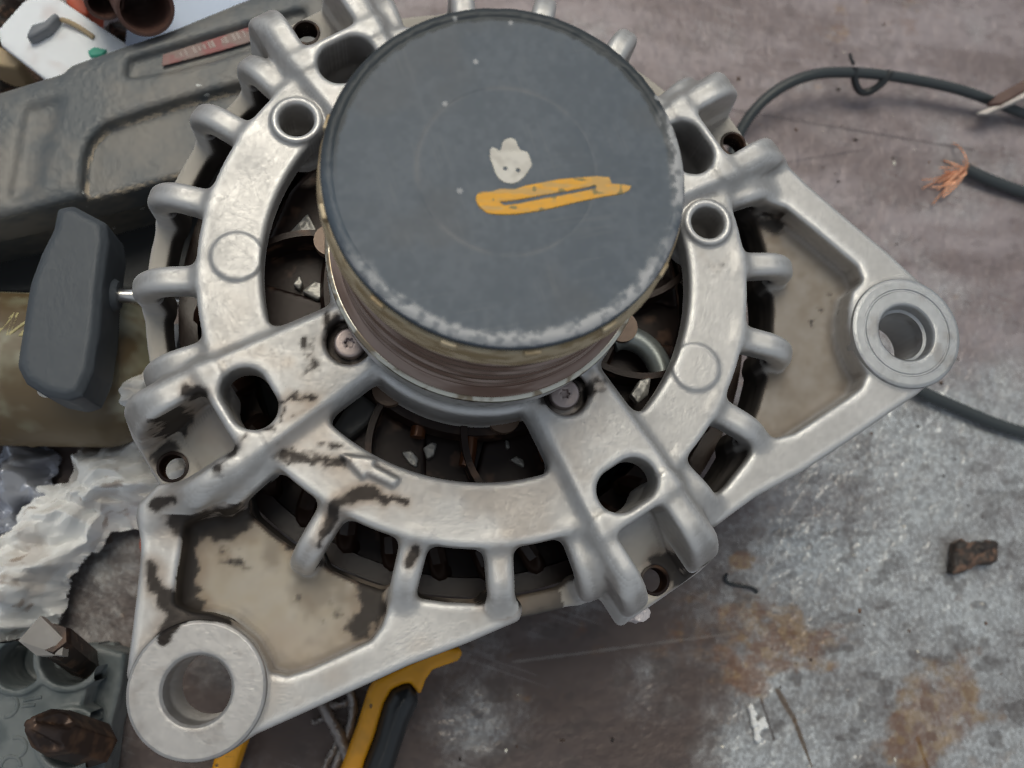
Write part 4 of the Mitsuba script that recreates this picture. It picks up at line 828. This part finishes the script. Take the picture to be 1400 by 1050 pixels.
# ---------------------------------------------------------------- clutter behind the tool case
bp = sg.Polygon([(-128.3,81.8),(-122.1,92.1),(-113.9,93.5),(-93.5,80.1),(-102.7,63.9),(-114.0,67.9),(-126.7,77.5)]).buffer(-1).buffer(1)
BP = add('blister_pack', rprism(bp, 27.0, 29.6, 0.6, 0.8), 'white_card', 'white card pack with a grey plug inside, behind the tool case in the corner', 'pack', smooth=True)
add(BP + '__grey_plug', rprism(sg.Polygon([(-119.3,78.8),(-118.2,82.4),(-115.3,83.6),(-112.6,86.7),(-111.4,85.5),(-113.6,81.5),(-116.7,79.0),(-118.5,78.0)]).buffer(-.2).buffer(.2), 29, 33, 1.0, 0.5), 'grey_plastic', smooth=True)
add(BP + '__brown_wire', tube(spline([(*(-111.4,85.5), 31), (*(-108.6,84.6), 31), (*(-105.8,83.2), 30.5), (*(-102.9,81.4), 30)], 20), 0.7, 8), 'wood_tan', smooth=50)
add(BP + '__green_tab', rprism(sg.Polygon([(-104.0,76.9),(-102.3,78.3),(-98.8,77.7),(-100.1,75.8),(-103.1,75.2)]), 29.3, 30.6, .4, .4), 'green_plastic', smooth=True)
def hollow(ro, ri, L): return lathe([(ri, 0), (ro - .3, 0), (ro, .3), (ro, L), (ri, L)], 48, closed=True)
a, b_ = np.array((*(-83.7,78.0), 50.0)), np.array((*(-104.8,117.0), 20.0))
add('rusty_tube', along(hollow(7.2, 6.2, 70), a, b_), 'rust_tube', 'dark rusty open tube standing behind the tool case, nearer the white sheet', 'tube', smooth=40)
a, b_ = np.array((*(-96.0,83.3), 44.0)), np.array((*(-112.9,116.2), 20.0))
add('rusty_tube', along(hollow(5.0, 4.1, 60), a, b_), 'rust_tube', 'smaller rusty tube between the red box and the wide tube', 'tube', smooth=40)
add('red_box', rprism(sg.Polygon([(-114.0,103.4),(-107.5,104.0),(-107.1,91.7),(-110.5,92.4),(-114.1,96.3)]), 10, 24, 1, 0.8), 'red_plastic', 'small red plastic box behind the white card pack', 'box', smooth=True)
add('paper_sheet', rprism(sg.Polygon([(-98.5,81.5),(-98.4,90.9),(-88.8,111.1),(-48.1,119.8),(-51.5,102.1),(-71.6,88.3),(-85.3,80.2)]), 18.5, 19.3, .3, .7), 'blue_paper', 'pale bluish white paper sheet behind the tool case', 'paper', smooth=True)
for i, (pp, zz, mat, nm, lb) in enumerate([
    ([(-140.4,79.9),(-127.3,86.5),(-122.3,80.3),(-118.9,75.0),(-123.6,70.5),(-139.1,69.4)], 16, 'dark_scrap', 'oily_rag', 'dark oily rag lump at the left edge below the white card pack'),
    ([(-144.7,108.0),(-130.6,109.3),(-130.3,99.1),(-134.7,92.0),(-142.4,89.0)], 14, 'dark_scrap', 'oily_rag', 'dark oily rag lump in the top left corner'),
    ([(-112.9,96.2),(-105.2,101.7),(-94.2,95.3),(-87.4,88.5),(-97.3,83.0)], 6, 'dark_scrap', 'oily_rag', 'dark oily rag under the two rusty tubes')]):
    add(nm, crumple(pp, 1, zz, 60 + i, .8, 0.9), mat, lb, 'rag', smooth=50)
add('tan_offcut', rprism(sg.Polygon([(-133.4,81.3),(-129.5,80.7),(-122.8,76.3),(-124.5,73.9),(-132.6,75.1)]), 12, 24, 1, .7), 'wood_tan', 'small tan offcut at the left edge under the white card pack', 'offcut', smooth=True)
add('tan_offcut', rprism(sg.Polygon([(-134.7,26.6),(-123.7,29.7),(-120.4,27.7),(-123.1,25.0),(-134.0,21.1)]), 2, 14, 1, .7), 'wood_tan', 'tan offcut at the left edge below the tool case', 'offcut', smooth=True)
add('orange_cap', moved(lathe([(0, 0), (5, 0), (5, 7), (4, 8), (0, 8)], 32), (*(-80.0,-54.4), 0.1)), 'red_plastic', 'orange red plastic cap peeping out left of the lower ear', 'cap', smooth=40)
